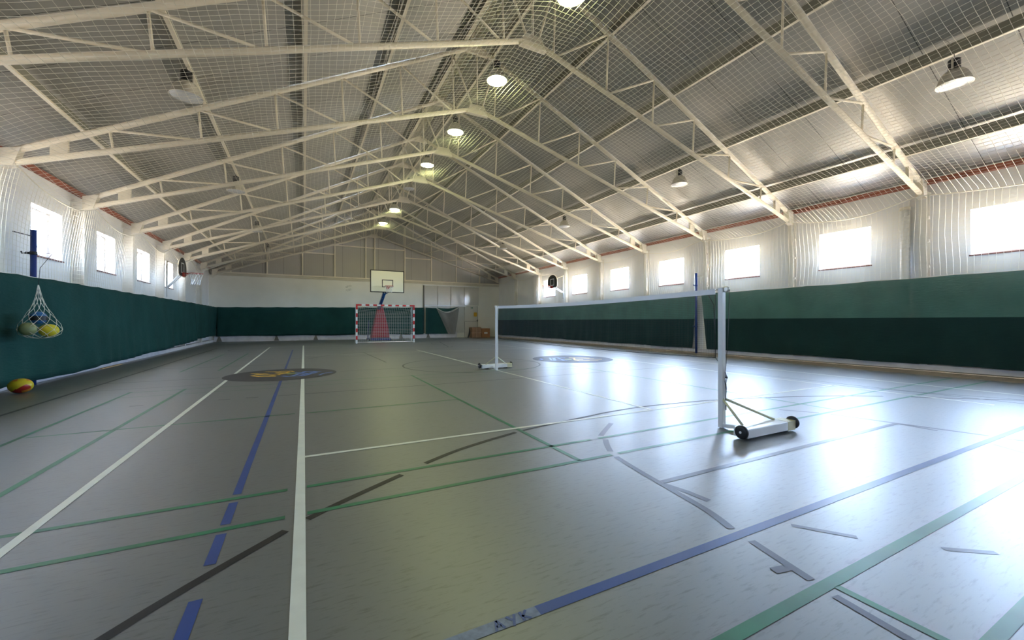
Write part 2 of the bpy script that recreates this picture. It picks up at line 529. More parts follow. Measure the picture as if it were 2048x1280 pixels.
# windows
def window(side, k, a, c):
    x_out = (XR + TH - 0.10) if side > 0 else (XL - TH + 0.10)
    z0, z1 = (ZR0, ZR1) if side > 0 else (ZL0, ZL1)
    wd = thing('window_%d' % k, '', 'window')
    del wd['label']; wd['kind'] = 'structure'
    wd['label'] = 'small white framed window %s' % side_words(side, k)
    f = 0.055
    m = MB()
    xa, xb = x_out - 0.03, x_out + 0.03
    e_ = 0.002
    m.box(xa, xb, a + e_, a + f, z0 + e_, z1 - e_); m.box(xa, xb, c - f, c - e_, z0 + e_, z1 - e_)
    m.box(xa, xb, a + f, c - f, z0 + e_, z0 + f); m.box(xa, xb, a + f, c - f, z1 - f, z1 - e_)
    bevel(m.build('window_frame', M_FRAME, wd), 0.006)
    s = MB()
    f2 = f + 0.045
    xs0, xs1 = (xa - 0.018, xb - 0.01) if side > 0 else (xa + 0.01, xb + 0.018)
    s.box(xs0, xs1, a + f, a + f2, z0 + f, z1 - f); s.box(xs0, xs1, c - f2, c - f, z0 + f, z1 - f)
    s.box(xs0, xs1, a + f2, c - f2, z0 + f, z0 + f2); s.box(xs0, xs1, a + f2, c - f2, z1 - f2, z1 - f)
    sa = s.build('sash', M_FRAME, wd)
    g_ = MB().box(x_out - 0.004, x_out + 0.004, a + f2, c - f2, z0 + f2, z1 - f2)
    g_.build('pane', M_GLASS, sa)
    h = MB()
    xh = xs0 - 0.02 if side > 0 else xs1
    h.box(xh, xh + 0.02, a + f + 0.01, a + f + 0.035, (z0 + z1) / 2 - 0.05, (z0 + z1) / 2 + 0.07)
    h.build('handle', M_WHITE, sa)
    t = MB()
    if side > 0: t.box(XR - 0.03, x_out - 0.03, a - 0.02, c + 0.02, z0 - 0.025, z0 + 0.004)
    else: t.box(x_out + 0.03, XL + 0.03, a - 0.02, c + 0.02, z0 - 0.025, z0 + 0.004)
    o = t.build('sill', M_BRICK, wd)
    o['label'] = 'red-brown tiled sill'
def side_words(side, k):
    r = {3: 'cut by the right edge of the view', 4: 'right of the big column, first whole one on the right', 5: 'just right of the nearest badminton post',
         6: 'left of the right blue post', 7: 'fifth from the right edge on the right wall', 8: 'next to the one behind the black backboard', 9: 'behind the right black backboard',
         1: 'on the right wall behind the viewer', 2: 'on the right wall beside the viewer'}
    l = {15: 'behind the left blue post', 16: 'second from the left edge', 17: 'third from the left edge', 18: 'beside the left basketball hoop'}
    if side > 0: return r[k]
    return l.get(k, 'on the left wall outside the view, number %s from the back' % ['one', 'two', 'three', 'four', 'five'][min(k - 10, 4)])
for k, (a, c_) in enumerate(WR): window(1, k + 1, a, c_)
for k, (a, c_) in enumerate(WLW): window(-1, k + 10, a, c_)
# sky portals in the window openings guide the daylight in
for side, L, z0, z1 in ((1, WR, ZR0, ZR1), (-1, WLW, ZL0, ZL1)):
    for a, c_ in L:
        ld = bpy.data.lights.new('sky_portal', 'AREA')
        ld.shape = 'RECTANGLE'; ld.size = z1 - z0; ld.size_y = c_ - a
        ld.cycles.is_portal = True
        lo_ = bpy.data.objects.new('sky_portal', ld)
        COL.objects.link(lo_)
        lo_.location = ((XR + TH + 0.02) if side > 0 else (XL - TH - 0.02), (a + c_) / 2, (z0 + z1) / 2)
        lo_.rotation_euler = (0, PI / 2 if side > 0 else -PI / 2, 0)

# ------------------------------------------------------------------ columns, trusses, purlins
CY = TRUSS_Y[:-1]
def column(side, y, label):
    z1 = 3.92 if side < 0 else 4.22
    x0, x1 = (XL + 0.002, XL + 0.24) if side < 0 else (XR - 0.2, XR - 0.002)
    t = thing('steel_column', label, 'column', (x0, y, 0), 0, 'steel columns along the walls')
    w2 = x1 - x0; m = MB()
    m.box(0, 0.014, -0.07, 0.07, 0.001, z1); m.box(w2 - 0.014, w2, -0.07, 0.07, 0.001, z1)
    m.box(0.014, w2 - 0.014, -0.006, 0.006, 0.001, z1)
    m.build('shaft', M_COLM, t)
    MB().box(-0.0 if side > 0 else 0, w2, -0.09, 0.09, z1, z1 + 0.02).build('cap_plate', M_COLM, t)
    if side > 0:
        c2 = MB()
        for zz in (2.45, 3.05, 3.6):
            c2.box(0.03, 0.09, -0.10, -0.07, zz, zz + 0.06)
        c2.build('cleat', M_COLM, t)
for k, y in enumerate(CY):
    column(1, y, 'cream steel column on the right wall, %s of its row' % ORD[k])
for k, y in enumerate(CY[2:]):
    column(-1, y, 'cream steel column on the left wall, %s of its row' % ORD[k])

def make_truss():
    t = thing('roof_truss', '', 'roof truss', (0, 0, 0), 0, 'white steel roof trusses')
    for s in (-1, 1):
        xf = -4.52 if s < 0 else 13.06
        xe = XC - 0.0
        MB().tube([(xf, 0, up_z(xf)), (XC, 0, up_z(XC))], 0.058, n=12).build('upper_chord', M_STEEL, t)
        xg = XC + s * 0.18
        MB().tube([(xf, 0, lo_z(xf)), (xg, 0, lo_z(xg) - 0.0)], 0.052, n=12).build('lower_chord', M_STEEL, t)
        L = abs(XC - xf); st = 1.40 if s > 0 else 1.32
        xs = [xf - s * st * (k + 1) for k in range(6)]
        zz = up_z
        for k, x in enumerate(xs):
            MB().tube([(x, 0, up_z(x)), (x - s * 0.06, 0, lo_z(x - s * 0.06))], 0.021, n=8).build('upright', M_STEEL, t)
            if k < 5:
                x2 = xs[k + 1]
                MB().tube([(x - s * 0.02, 0, up_z(x) - 0.02), (x2 + s * 0.02, 0, lo_z(x2) + 0.02)], 0.024, n=8).build('diagonal', M_STEEL, t)
            else:
                MB().tube([(x, 0, up_z(x)), (XC + s * 0.14, 0, lo_z(XC) + 0.05)], 0.024, n=8).build('diagonal', M_STEEL, t)
        # spacer plate near the foot and the foot bracket
        xa, xb = xf - s * 0.55, xf - s * 0.78
        MB().prism([(xa, -0.03, lo_z(xa)), (xb, -0.03, lo_z(xb)), (xb, -0.03, up_z(xb)), (xa, -0.03, up_z(xa))], (0, 0.06, 0)).build('spacer_plate', M_STEEL, t)
        xa, xb = xf + s * 0.06, xf - s * 0.22
        MB().prism([(xa, -0.075, lo_z(xf) - 0.09), (xb + s * 0.1, -0.075, lo_z(xf) - 0.03), (xb, -0.075, up_z(xb) - 0.0), (xa, -0.075, up_z(xf) + 0.05)], (0, 0.15, 0)).build('foot_bracket', M_STEEL, t)
    MB().prism([(XC - 0.30, -0.05, lo_z(XC) - 0.17), (XC + 0.30, -0.05, lo_z(XC) - 0.17), (XC + 0.19, -0.05, lo_z(XC) + 0.07), (XC - 0.19, -0.05, lo_z(XC) + 0.07)], (0, 0.10, 0)).build('ridge_gusset', M_STEEL, t)
    MB().tube([(XC, 0, lo_z(XC)), (XC, 0, up_z(XC))], 0.024, n=8).build('upright', M_STEEL, t)
    MB().prism([(XC - 0.3, -0.04, up_z(XC) - 0.22), (XC + 0.3, -0.04, up_z(XC) - 0.22), (XC, -0.04, up_z(XC) + 0.06)], (0, 0.08, 0)).build('apex_gusset', M_STEEL, t)
    return t
tr0 = make_truss()
for k, y in enumerate(TRUSS_Y):
    t = tr0 if k == 0 else copy_tree(tr0)
    t.location = (0, y, 0)
    t['label'] = 'cream tubular steel roof truss, %s' % (ORD[k] + ' to the viewer' if k < 8 else 'farthest, against the gable wall')

PX_R = [12.1, 10.08, 8.1, 6.15, 4.55]
PX_L = [-3.6, -1.8, 0.0, 1.78, 3.62]
names_r = ['lowest on the right slope', 'second lowest on the right slope', 'middle of the right slope', 'second highest on the right slope', 'right of the ridge']
names_l = ['lowest on the left slope', 'second lowest on the left slope', 'middle of the left slope', 'second highest on the left slope', 'left of the ridge']
for L, nm, s in ((PX_R, names_r, 1), (PX_L, names_l, -1)):
    for x, lab in zip(L, nm):
        z = ceil_z(x)
        m = MB()
        fx = (x - 0.008, x + 0.055) if s > 0 else (x - 0.008, x + 0.055)
        m.box(fx[0], fx[1], YB + 0.002, YF - 0.002, z - 0.24, z - 0.232)
        m.box(fx[1] - 0.006, fx[1], YB + 0.002, YF - 0.002, z - 0.232, z - 0.21)
        o = m.build('roof_purlin', M_STEEL)
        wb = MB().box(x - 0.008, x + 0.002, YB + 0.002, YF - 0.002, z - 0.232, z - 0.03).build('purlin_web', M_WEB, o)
        wb['label'] = 'olive-grey upright web, side shade painted in'
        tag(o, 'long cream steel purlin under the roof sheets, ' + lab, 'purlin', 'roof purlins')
o = MB().box(XC - 0.16, XC + 0.16, YB, YF, ceil_z(XC) - 0.10, ceil_z(XC) - 0.08)
o.box(XC - 0.30, XC - 0.26, YB, YF, ceil_z(XC) - 0.24, ceil_z(XC) - 0.12)
o = o.build('trim_ridge', M_STEEL)
struct(o, 'cream capping along the roof ridge', 'trim')

# gable frame
t = thing('end_wall_beam', 'long cream steel beam across the end wall above the goal', 'beam', (0, 0, 0))
MB().box(-4.54, 13.28, YF - 0.12, YF - 0.002, 3.94, 4.01).build('upper_flange', M_STEEL, t)
MB().box(-4.54, 13.28, YF - 0.06, YF - 0.002, 3.80, 3.94).build('web', M_PURL, t)
t = thing('gable_frame', 'cream steel studs and rails on the grey gable', 'steel frame', (0, 0, 0))
for x in (-3.75, -1.95, -0.08, 1.75, 3.62, 4.18, 6.16, 8.01, 9.86, 11.7):
    MB().box(x - 0.035, x + 0.035, YF - 0.07, YF - 0.003, 4.01, min(up_z(x) + 0.02, ceil_z(x) - 0.26)).build('stud', M_STEEL, t)
for xa, xb, z in ((-0.045, 1.715, 5.43), (1.785, 6.125, 6.02), (6.195, 7.975, 5.52)):
    MB().box(xa, xb, YF - 0.065, YF - 0.003, z - 0.03, z + 0.03).build('rail', M_STEEL, t)

# near right wall: round drainpipe and boxed post beside it
t = thing('drainpipe', 'thick white round pipe on the right wall left of the nearest column', 'pipe', (XR - 0.11, 4.5, 0))
MB().lathe([(0.095, 0.17), (0.095, 3.9)], n=20).build('pipe_body', M_WHITE, t)
MB().lathe([(0.102, 3.9), (0.102, 3.98)], n=20).build('collar', M_STEEL, t)

# ------------------------------------------------------------------ court markings (tape on the floor, parts of the floor)
def arc(cx, cy, r, a0, a1, n=64):
    return [(cx + r * math.cos(math.radians(a0 + (a1 - a0) * k / n)), cy + r * math.sin(math.radians(a0 + (a1 - a0) * k / n))) for k in range(n + 1)]
def smooth(pts, n=6):
    out_ = []
    P = [Vector((p[0], p[1])) for p in pts]
    for i in range(len(P) - 1):
        p0 = P[max(i - 1, 0)]; p1 = P[i]; p2 = P[i + 1]; p3 = P[min(i + 2, len(P) - 1)]
        for k in range(n):
            t_ = k / n
            out_.append(0.5 * ((2 * p1) + (p2 - p0) * t_ + (2 * p0 - 5 * p1 + 4 * p2 - p3) * t_ ** 2 + (3 * p1 - p0 - 3 * p2 + p3) * t_ ** 3))
    out_.append(P[-1])
    return out_
m = MB()
for L, wd in (([(-1.37, YB), (-1.37, 9.95)], .055), ([(-1.37, 10.7), (-1.36, 21.3)], .055), ([(-0.02, YB), (-0.02, 9.35)], .06), ([(-0.02, 11.4), (-0.02, 22)], .06),
              ([(0.01, 3.97), (8.6, 3.97)], .05), ([(4.13, 3.97), (4.13, 16.7)], .05), ([(8.64, 2.0), (8.64, 22.3)], .05), ([(10.2, -2), (10.15, 22.5)], .055),
              ([(0.05, 15.6), (8.6, 15.6)], .05), ([(-1.36, 21.3), (10.1, 21.3)], .05)):
    m.ribbon(L, wd, 0.0022)
o = m.build('court_marking', M_WTAPE, fl); o['label'] = 'cream-white court lines'
m = MB()
G = 0.0016
for L, wd in (([(-4.2, 2.80), (-0.10, 2.80)], .045), ([(0.02, 2.80), (2.42, 2.80)], .045), ([(2.5, 2.80), (11.9, 2.84)], .045),
              ([(-4.2, 3.26), (-0.10, 3.25)], .045), ([(0.02, 3.25), (2.55, 3.25)], .045), ([(2.64, 3.25), (11.9, 3.34)], .045),
              ([(-2.55, YB), (-2.55, 8.9)], .045), ([(-1.83, 3.3), (-1.83, 8.9)], .05), ([(-2.5, 5.90), (-0.1, 5.88)], .035), ([(0.03, 5.86), (2.08, 5.83)], .035),
              ([(2.08, 2.8), (2.09, 8.92)], .045), ([(6.3, 2.85), (6.3, 8.9)], .045), ([(-2.55, 11.85), (-2.52, 17.5)], .045), ([(-1.81, 11.8), (-1.81, 17.6)], .045),
              ([(-2.55, 8.83), (-0.1, 8.83)], .03), ([(0.03, 8.83), (8.0, 8.83)], .03), ([(-2.55, 8.3), (-0.1, 8.3)], .02), ([(0.03, 8.3), (6.3, 8.3)], .02),
              ([(0.3, 0.98), (6.2, 0.98)], .055), ([(2.11, 0.955), (2.11, -1.5)], .04), ([(1.5, 0.53), (4.5, 0.53)], .05)):
    m.ribbon(L, wd, G)
o = m.build('court_marking', M_GTAPE, fl); o['label'] = 'green court lines'
m = MB()
for L, wd in (([(-0.405, YB), (-0.405, 2.14)], .05), ([(-0.405, 2.42), (-0.405, 2.74)], .05), ([(-0.405, 2.86), (-0.405, 3.18)], .05), ([(-0.405, 3.32), (-0.405, 9.3)], .05), ([(-0.405, 11.4), (-0.405, 19.0)], .05),
              ([(0.85, 1.43), (9.5, 1.43)], .055)):
    m.ribbon(L, wd, G)
o = m.build('court_marking', M_BTAPE, fl); o['label'] = 'royal blue court lines'
m = MB(); m.ribbon([(-0.3, 1.43), (0.85, 1.43)], .055, G)
o = m.build('court_marking', M_BTAPEF, fl); o['label'] = 'worn patch of the blue line'
# tape remains shaped like the letters A Y K across the worn patch
m = MB()
def stroke(a, b, wd=.011):
    m.ribbon([a, b], wd, 0.0026)
bx, by = 0.655, 1.405
def lt(u, v): return (bx + u, by + v)
stroke(lt(0.0, 0), lt(.018, .05)); stroke(lt(.018, .05), lt(.036, 0)); stroke(lt(.008, .018), lt(.028, .018))
stroke(lt(.062, .05), lt(.080, .022)); stroke(lt(.098, .05), lt(.072, -.006))
stroke(lt(.122, 0), lt(.122, .05)); stroke(lt(.124, .022), lt(.150, .05)); stroke(lt(.124, .026), lt(.152, 0))
o = m.build('tape_lettering', M_BTAPE, fl); o['label'] = 'blue tape remains reading AYK'
m = MB()
BK = [(-1.35, 1.1), (-0.67, 2.03), (-0.09, 2.62)]
m.ribbon(smooth(BK), .052, G)
m.ribbon(smooth([(0.02, 2.715), (0.25, 2.89), (0.67, 3.17)]), .052, 0.0013)
m.ribbon(smooth([(0.90, 3.335), (1.24, 3.53), (1.62, 3.69), (2.0, 3.82)]), .05, G)
m.ribbon(smooth([(2.1, 3.85), (2.45, 3.93), (3.2, 4.07), (3.54, 4.13), (4.2, 4.17), (5.04, 4.10), (5.55, 4.02), (6.08, 3.88), (6.9, 3.62), (7.58, 3.33), (8.1, 3.03)]), .045, 0.0012)
m.ribbon(smooth([(8.4, 2.82), (8.9, 2.4), (9.54, 1.92), (10.2, 1.2)]), .04, 0.0012)
o = m.build('court_marking', M_DTAPE, fl); o['label'] = 'black court arc'
m = MB()
m.ribbon([(-3.37, YB), (-3.36, 21.6)], .05, G)
m.ribbon(arc(4.13, 10.45, 1.85, 0, 360), .045, G)
for L, wd in (([(-3.5, 10.32), (-1.56, 10.3)], .035), ([(0.75, 10.35), (6.2, 10.4)], .03), ([(8.9, 10.4), (11.9, 10.4)], .03), ([(-3.5, 12.9), (-0.1, 12.75)], .03), ([(0.02, 7.40), (2.0, 7.40)], .03), ([(2.15, 7.40), (11.6, 7.5)], .03),
              ([(-2.15, 7.42), (-2.0, 7.42)], .03), ([(-1.14, 7.42), (-0.99, 7.42)], .03), ([(-0.79, 7.42), (-0.63, 7.42)], .03), ([(-0.36, 7.40), (-0.09, 7.40)], .03),
              ([(2.0, 16.2), (2.1, 12.0)], .04), ([(-3.3, 14.6), (11.5, 14.6)], .025), ([(-3.3, 9.3), (-1.5, 9.3)], .02)):
    m.ribbon(L, wd, G)
m.ribbon(smooth([(0.1, 14.2), (0.9, 15.5), (1.97, 16.3), (3.0, 16.7)]), .035, G)
m.ribbon(arc(4.1, 19.2, 2.3, 200, 340), .035, 0.001)
m.ribbon(arc(-1.8, 19.8, 0.9, 60, 250, 30), .04, 0.001)
m.ribbon(arc(7.4, 20.5, 1.5, 90, 230, 30), .04, 0.001)
m.ribbon([(6.9, 22.6), (5.9, 17.9)], .04, 0.001)
m.ribbon([(8.9, 6.4), (9.05, 3.3), (9.15, 1.8)], .045, G)
m.ribbon(smooth([(8.75, 3.9), (9.05, 3.05), (9.6, 1.95)]), .04, 0.001)
o = m.build('court_marking', M_TTAPE, fl); o['label'] = 'thin dark slate court lines and centre circle'
m = MB()
m.ribbon(smooth([(3.16, 3.66), (2.93, 3.48), (2.72, 3.31)]), .055, G)
m.ribbon(smooth([(2.68, 3.19), (2.56, 3.02), (2.47, 2.87)]), .055, G)
m.ribbon(smooth([(2.42, 2.74), (2.38, 2.55), (2.34, 2.33), (2.31, 2.14), (2.24, 1.71), (2.165, 1.49)]), .05, G)
m.ribbon([(2.14, 1.36), (2.06, 1.03)], .045, G)
m.ribbon([(2.03, 0.925), (1.99, 0.60)], .04, G)
m.ribbon([(1.975, 1.15), (2.07, 1.132)], .045, 0.0019)
m.ribbon([(2.315, 2.14), (2.36, 1.95), (2.37, 1.79)], .05, 0.0013)
m.ribbon([(2.34, 2.155), (6.1, 2.155)], .05, 0.0019)
m.ribbon([(5.95, 2.75), (6.07, 2.25), (6.27, 1.49)], .05, 0.0013)
m.ribbon([(6.08, 2.12), (6.07, 1.81)], .04, 0.0011)
m.ribbon([(6.27, 1.37), (6.36, 1.2)], .04, 0.0013)
m.ribbon([(5.88, 1.37), (5.7, 1.1)], .04, 0.0013)
m.ribbon(smooth([(2.51, 1.36), (2.60, 1.24), (2.69, 1.12)]), .035, 0.0013)
m.ribbon([(2.95, 0.86), (3.14, 0.72)], .035, 0.0013)
m.ribbon([(5.64, 3.2), (5.9, 2.86)], .04, 0.0011)
o = m.build('court_marking', M_PTAPE, fl); o['label'] = 'grey-violet court lines of the near key'
# round painted emblems
def emblem(cx, cy, r, mt, worn):
    d = MB()
    pts = [(cx + r * math.cos(2 * PI * k / 64), cy + r * math.sin(2 * PI * k / 64), 0.0029) for k in range(64)]
    d.v = pts; d.f = [tuple(range(64))]; d.sm = [False]
    o_ = d.build('floor_emblem', mt, fl)
    o_['label'] = 'round dark emblem with orange and blue print' if not worn else 'round grey worn emblem with faint print'
    # artwork axes: u runs to the right of the emblem, v away from the viewer
    au = Vector((0.890, -0.456)) if not worn else Vector((-0.890, 0.456))
    av = Vector((0.456, 0.890)) if not worn else Vector((-0.456, -0.890))
    def P(u, v): return Vector((cx, cy)) + au * u * r + av * v * r
    def S_(m_, L, wd): m_.ribbon([P(*p) for p in L], wd * r, 0.0036)
    a = MB()
    S_(a, [(-.72, .12), (-.45, .10), (-.3, .02)], .05); S_(a, [(-.58, .38), (-.4, .40), (-.2, .30), (.0, .28)], .07)
    S_(a, [(-.55, .0), (-.3, -.12), (.0, -.08)], .07); S_(a, [(-.35, .48), (-.1, .52), (.0, .42)], .06)
    S_(a, [(-.48, -.22), (-.25, -.34), (.04, -.30)], .08); S_(a, [(-.25, .18), (-.05, .12)], .06); S_(a, [(-.1, .42), (-.02, .18), (-.1, -.3)], .05)
    ow = a.build('emblem_print', M_ORANGE, o_)
    a = MB()
    S_(a, [(.18, .42), (.38, .48), (.58, .42)], .07); S_(a, [(.14, -.26), (.3, -.34), (.5, -.2)], .07); S_(a, [(.2, .1), (.42, .16), (.56, .1)], .07)
    S_(a, [(.26, .42), (.34, -.3)], .06); S_(a, [(.48, .44), (.44, -.26)], .07); S_(a, [(.56, .3), (.54, -.28)], .05)
    S_(a, [(.86, .34), (.76, .14), (.80, -.12)], .05); S_(a, [(.12, .26), (.24, .24)], .05)
    a.build('emblem_print', M_SKYB, o_)
    a = MB(); S_(a, [(.04, .12), (.12, .20), (.22, .14), (.1, .04), (.04, .12)], .06)
    a.build('emblem_print', M_LIME, o_)
emblem(-0.42, 10.36, 1.10, M_LOGO, False)
emblem(7.47, 10.46, 1.24, M_LOGO2, True)

# ------------------------------------------------------------------ green curtains
def curtain_mesh(P0, P1, ztop, zbot, amp, seed, n_out, tie=1.0, dens=0.12, s0=0.0, s1=0.0, gather=0.0):
    """hanging sheet from P0 to P1 (x,y); ztop/zbot functions of 0..1; n_out = outward normal; s0,s1 slant of the bottom ends"""
    rnd = random.Random(seed)
    P0, P1 = Vector(P0), Vector(P1)
    L = (P1 - P0).length
    d = (P1 - P0).normalized()
    ks = [(rnd.uniform(0.5, 3.0), rnd.uniform(0, 6.28), rnd.uniform(0.3, 1.0), rnd.uniform(-1.2, 1.2)) for _ in range(9)]
    nu = max(6, int(L / dens)); nv = 14
    def P(u, v):
        s = u * L
        zt = ztop(u) - 0.018 * abs(math.sin(PI * s / tie)) ** 0.7
        zb = zbot(u) + 0.012 * math.sin(s * 2.1 + seed)
        z = zb + (zt - zb) * v
        ds = (s0 * (1 - u) + s1 * u) * (1 - v)
        off = sum(a * math.sin(f * s + ph + sh * z * 2) for f, ph, a, sh in ks) / 5 * amp
        off += amp * 0.35 * math.sin(s * 9 + 3 * math.sin(s)) * (1 - v) ** 2
        tie_pull = abs(math.sin(PI * s / tie))
        off *= (0.45 + 0.55 * tie_pull) if v > 0.5 else 1
        q = P0 + d * (s + ds)
        return (q.x + n_out[0] * off, q.y + n_out[1] * off, z)
    return P, nu, nv
def top_cord(P, nu, par):
    pts = [P(k / nu, 1) for k in range(nu + 1)]
    MB().tube([(p[0], p[1], p[2] + 0.004) for p in pts], 0.006, n=5).build('top_cord', M_CORD, par)
def curtain(name, label, P0, P1, ztop, zbot, amp, seed, n_out, m_, parent=None, **kw):
    P, nu, nv = curtain_mesh(P0, P1, ztop, zbot, amp, seed, n_out, **kw)
    o_ = MB().grid(P, nu, nv).build(name, m_)
    sd = o_.modifiers.new('thickness', 'SOLIDIFY'); sd.thickness = 0.003
    top_cord(P, nu, o_)
    return tag(o_, label, 'curtain', 'green protective curtains')
XCL = -4.36
lerp = lambda a, b_: (lambda u: a + (b_ - a) * u)
curtain('safety_curtain', 'long green mesh curtain hung along the left wall behind the ball net', (XCL, YB + 0.1), (XCL, 22.6), lerp(1.985, 2.0), lambda u: 0.085 + 0.21 * max(0, (u - 0.55) / 0.45) ** 1.4, 0.06, 3, (1, 0), M_CURT, s1=0.5)
curtain('safety_curtain', 'short green mesh curtain in the left back corner below the hoop', (XCL - 0.02, 22.9), (XCL - 0.02, 27.96), lerp(2.0, 1.98), lerp(0.36, 0.38), 0.06, 8, (1, 0), M_CURT, tie=0.7)
curtain('safety_curtain', 'wide green mesh curtain on the end wall behind the goal', (-4.40, 27.98), (7.42, 27.98), lerp(1.99, 2.14), lerp(0.335, 0.30), 0.05, 5, (0, -1), M_CURT)
P, nu, nv = curtain_mesh((7.56, 27.98), (8.33, 27.98), lerp(2.14, 2.12), lerp(0.30, 0.28), 0.03, 6, (0, -1), s1=0.86)
o = MB().grid(P, nu, nv).build('safety_curtain', M_CURT)
tag(o, 'narrow green mesh curtain with a slanted edge right of the goal', 'curtain', 'green protective curtains')
top_cord(P, nu, o)
# loose green flap above the grey net
m = MB(); m.grid(lambda u, v: (8.36 + u * 1.64, 27.93 - 0.03 * math.sin(u * 7), (2.12 + 0.12 * u ** 3 - 0.36 * math.sin(PI * u) ** 1.0 * (0.55 * (1 - u) + 0.45)) + (v) * 0.26 * math.sin(PI * u) ** 0.8 * (1 - 0.85 * max(0, u - .3))), 16, 3)
o = m.build('curtain_flap', M_CURT); tag(o, 'loose green cloth flap sagging above the grey net', 'curtain flap')
# grey net hung by its corners
def gnet(u, v):
    top = Vector((8.33 + (10.0 - 8.33) * u, 0, 2.08 + 0.12 * u - 0.34 * math.sin(PI * u)))
    bot = Vector((9.16 + (9.70 - 9.16) * u, 0, 0.28 - 0.03 * u))
    p = bot.lerp(top, v)
    return (p.x, 27.90 + 0.03 * math.sin(9 * u + 4 * v), p.z)
m = MB(); m.grid(gnet, 16, 16)
t = thing('hanging_net', 'grey fine-mesh net hung by its corners between curtain and door', 'net', (0, 0, 0))
m.build('mesh_cloth', M_GNET, t)
MB().tube([gnet(k / 16, 1) for k in range(17)], 0.012, n=6).build('top_cord', M_CORD, t)

def wall_hooks(xs_, z_, y_, par):
    m_ = MB()
    for k_, x_ in enumerate(xs_):
        hk = MB().tube([(x_, y_ - 0.01, z_), (x_, YF - 0.001, z_ + 0.015)], 0.007, n=6).build('wall_hook', M_STEEL, par)
for q in [c for c in bpy.data.objects if c.parent is None and c.name.startswith('safety_curtain')]:
    if 'wide green' in q['label']:
        wall_hooks((-4.3, -2.3, -0.3, 1.7, 3.7, 5.7, 7.35), 2.02, 27.98, q)
    if 'narrow green' in q['label']:
        wall_hooks((7.6, 8.3), 2.12, 27.98, q)
wall_hooks((8.345, 9.99), 2.10, 27.90, t)
# right wall curtains: pale upper band (lit wall behind painted in), dark lower band
def backlit_tint_curtain(label, ya, yb, seed, s0, s1):
    """from the near end ya to the far end yb"""
    t_ = thing('safety_curtain', label, 'curtain', (0, 0, 0), 0, 'green protective curtains')
    P, nu, nv = curtain_mesh((13.0, ya), (13.0, yb), lambda u: 2.215 + 0.05 * math.sin(u * 5) * 0.4, lerp(0.17, 0.17), 0.085, seed, (-1, 0), s0=s0, s1=s1, tie=1.5)
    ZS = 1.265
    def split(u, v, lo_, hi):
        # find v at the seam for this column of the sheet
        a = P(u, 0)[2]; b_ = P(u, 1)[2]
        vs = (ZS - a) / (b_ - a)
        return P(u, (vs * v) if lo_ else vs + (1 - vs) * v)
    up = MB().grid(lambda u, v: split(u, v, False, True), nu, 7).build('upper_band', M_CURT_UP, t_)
    up['label'] = 'upper green band painted paler for the lit wall behind'
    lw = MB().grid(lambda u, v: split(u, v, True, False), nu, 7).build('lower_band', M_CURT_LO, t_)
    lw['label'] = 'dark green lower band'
    top_cord(P, nu, t_)
backlit_tint_curtain('green curtain with painted-in backlit top on the right wall, nearer than the blue post', YB + 0.1, 10.12, 11, 0.0, -0.22)
backlit_tint_curtain('green curtain with painted-in backlit top on the right wall, beyond the blue post', 10.30, 27.6, 14, 0.22, 0.0)
# ------------------------------------------------------------------ ceiling net and side nets
NX0, NX1, NY0, NY1 = -4.36, 12.9, -1.0, 27.6
def net_z(x, y):
    """the net lies under the lower chords and sags between them"""
    Ys = [-1.9, 1.15] + TRUSS_Y
    for a, b_ in zip(Ys, Ys[1:]):
        if a <= y <= b_ or b_ is Ys[-1]:
            f = (y - a) / (b_ - a)
            if a <= y <= b_:
                break
    s = math.sin(PI * min(max(f, 0), 1))
    edge = min((x - NX0), (NX1 - x))
    wig = 0.03 * math.sin(x * 2.3 + y * 1.1) + 0.02 * math.sin(x * 5.1 - y * 2.3)
    cord = 0.20 * s * math.exp(-max(edge, 0) / 0.9)
    if abs(x - XC) < 0.6:
        base = lo_z(XC) - 0.21 + abs(x - XC) * 0.02
    else:
        base = lo_z(x) - 0.075
    return base - (0.06 + 0.05 * math.sin(x * 0.9)) * s - cord + wig * s
t = thing('ceiling_net', 'fine white safety net stretched under the roof trusses', 'net', (0, 0, 0))
m = MB()
STEP = 0.105
x = NX0
ys = []
yy = NY0
while yy < NY1: ys.append(yy); yy += 0.5
ys.append(NY1)
while x <= NX1:
    m.thread([(x + 0.012 * math.sin(y * 3 + x * 7), y, net_z(x, y)) for y in ys], 0.0026)
    x += STEP * 0.96
xs = []
xx = NX0
while xx < NX1: xs.append(xx); xx += 0.45
xs.append(NX1)
y = NY0
while y <= NY1:
    m.thread([(x_, y + 0.02 * math.sin(x_ * 2 + y * 5), net_z(x_, y)) for x_ in xs], 0.0026)
    y += STEP
m.build('net_mesh', M_NETW, t)
for x_ in (NX0, NX1):
    pts = []
    y = NY0
    while y <= NY1: pts.append((x_, y, net_z(x_, y))); y += 0.15
    MB().tube(pts, 0.011, n=6).build('edge_cord', M_CORD, t)
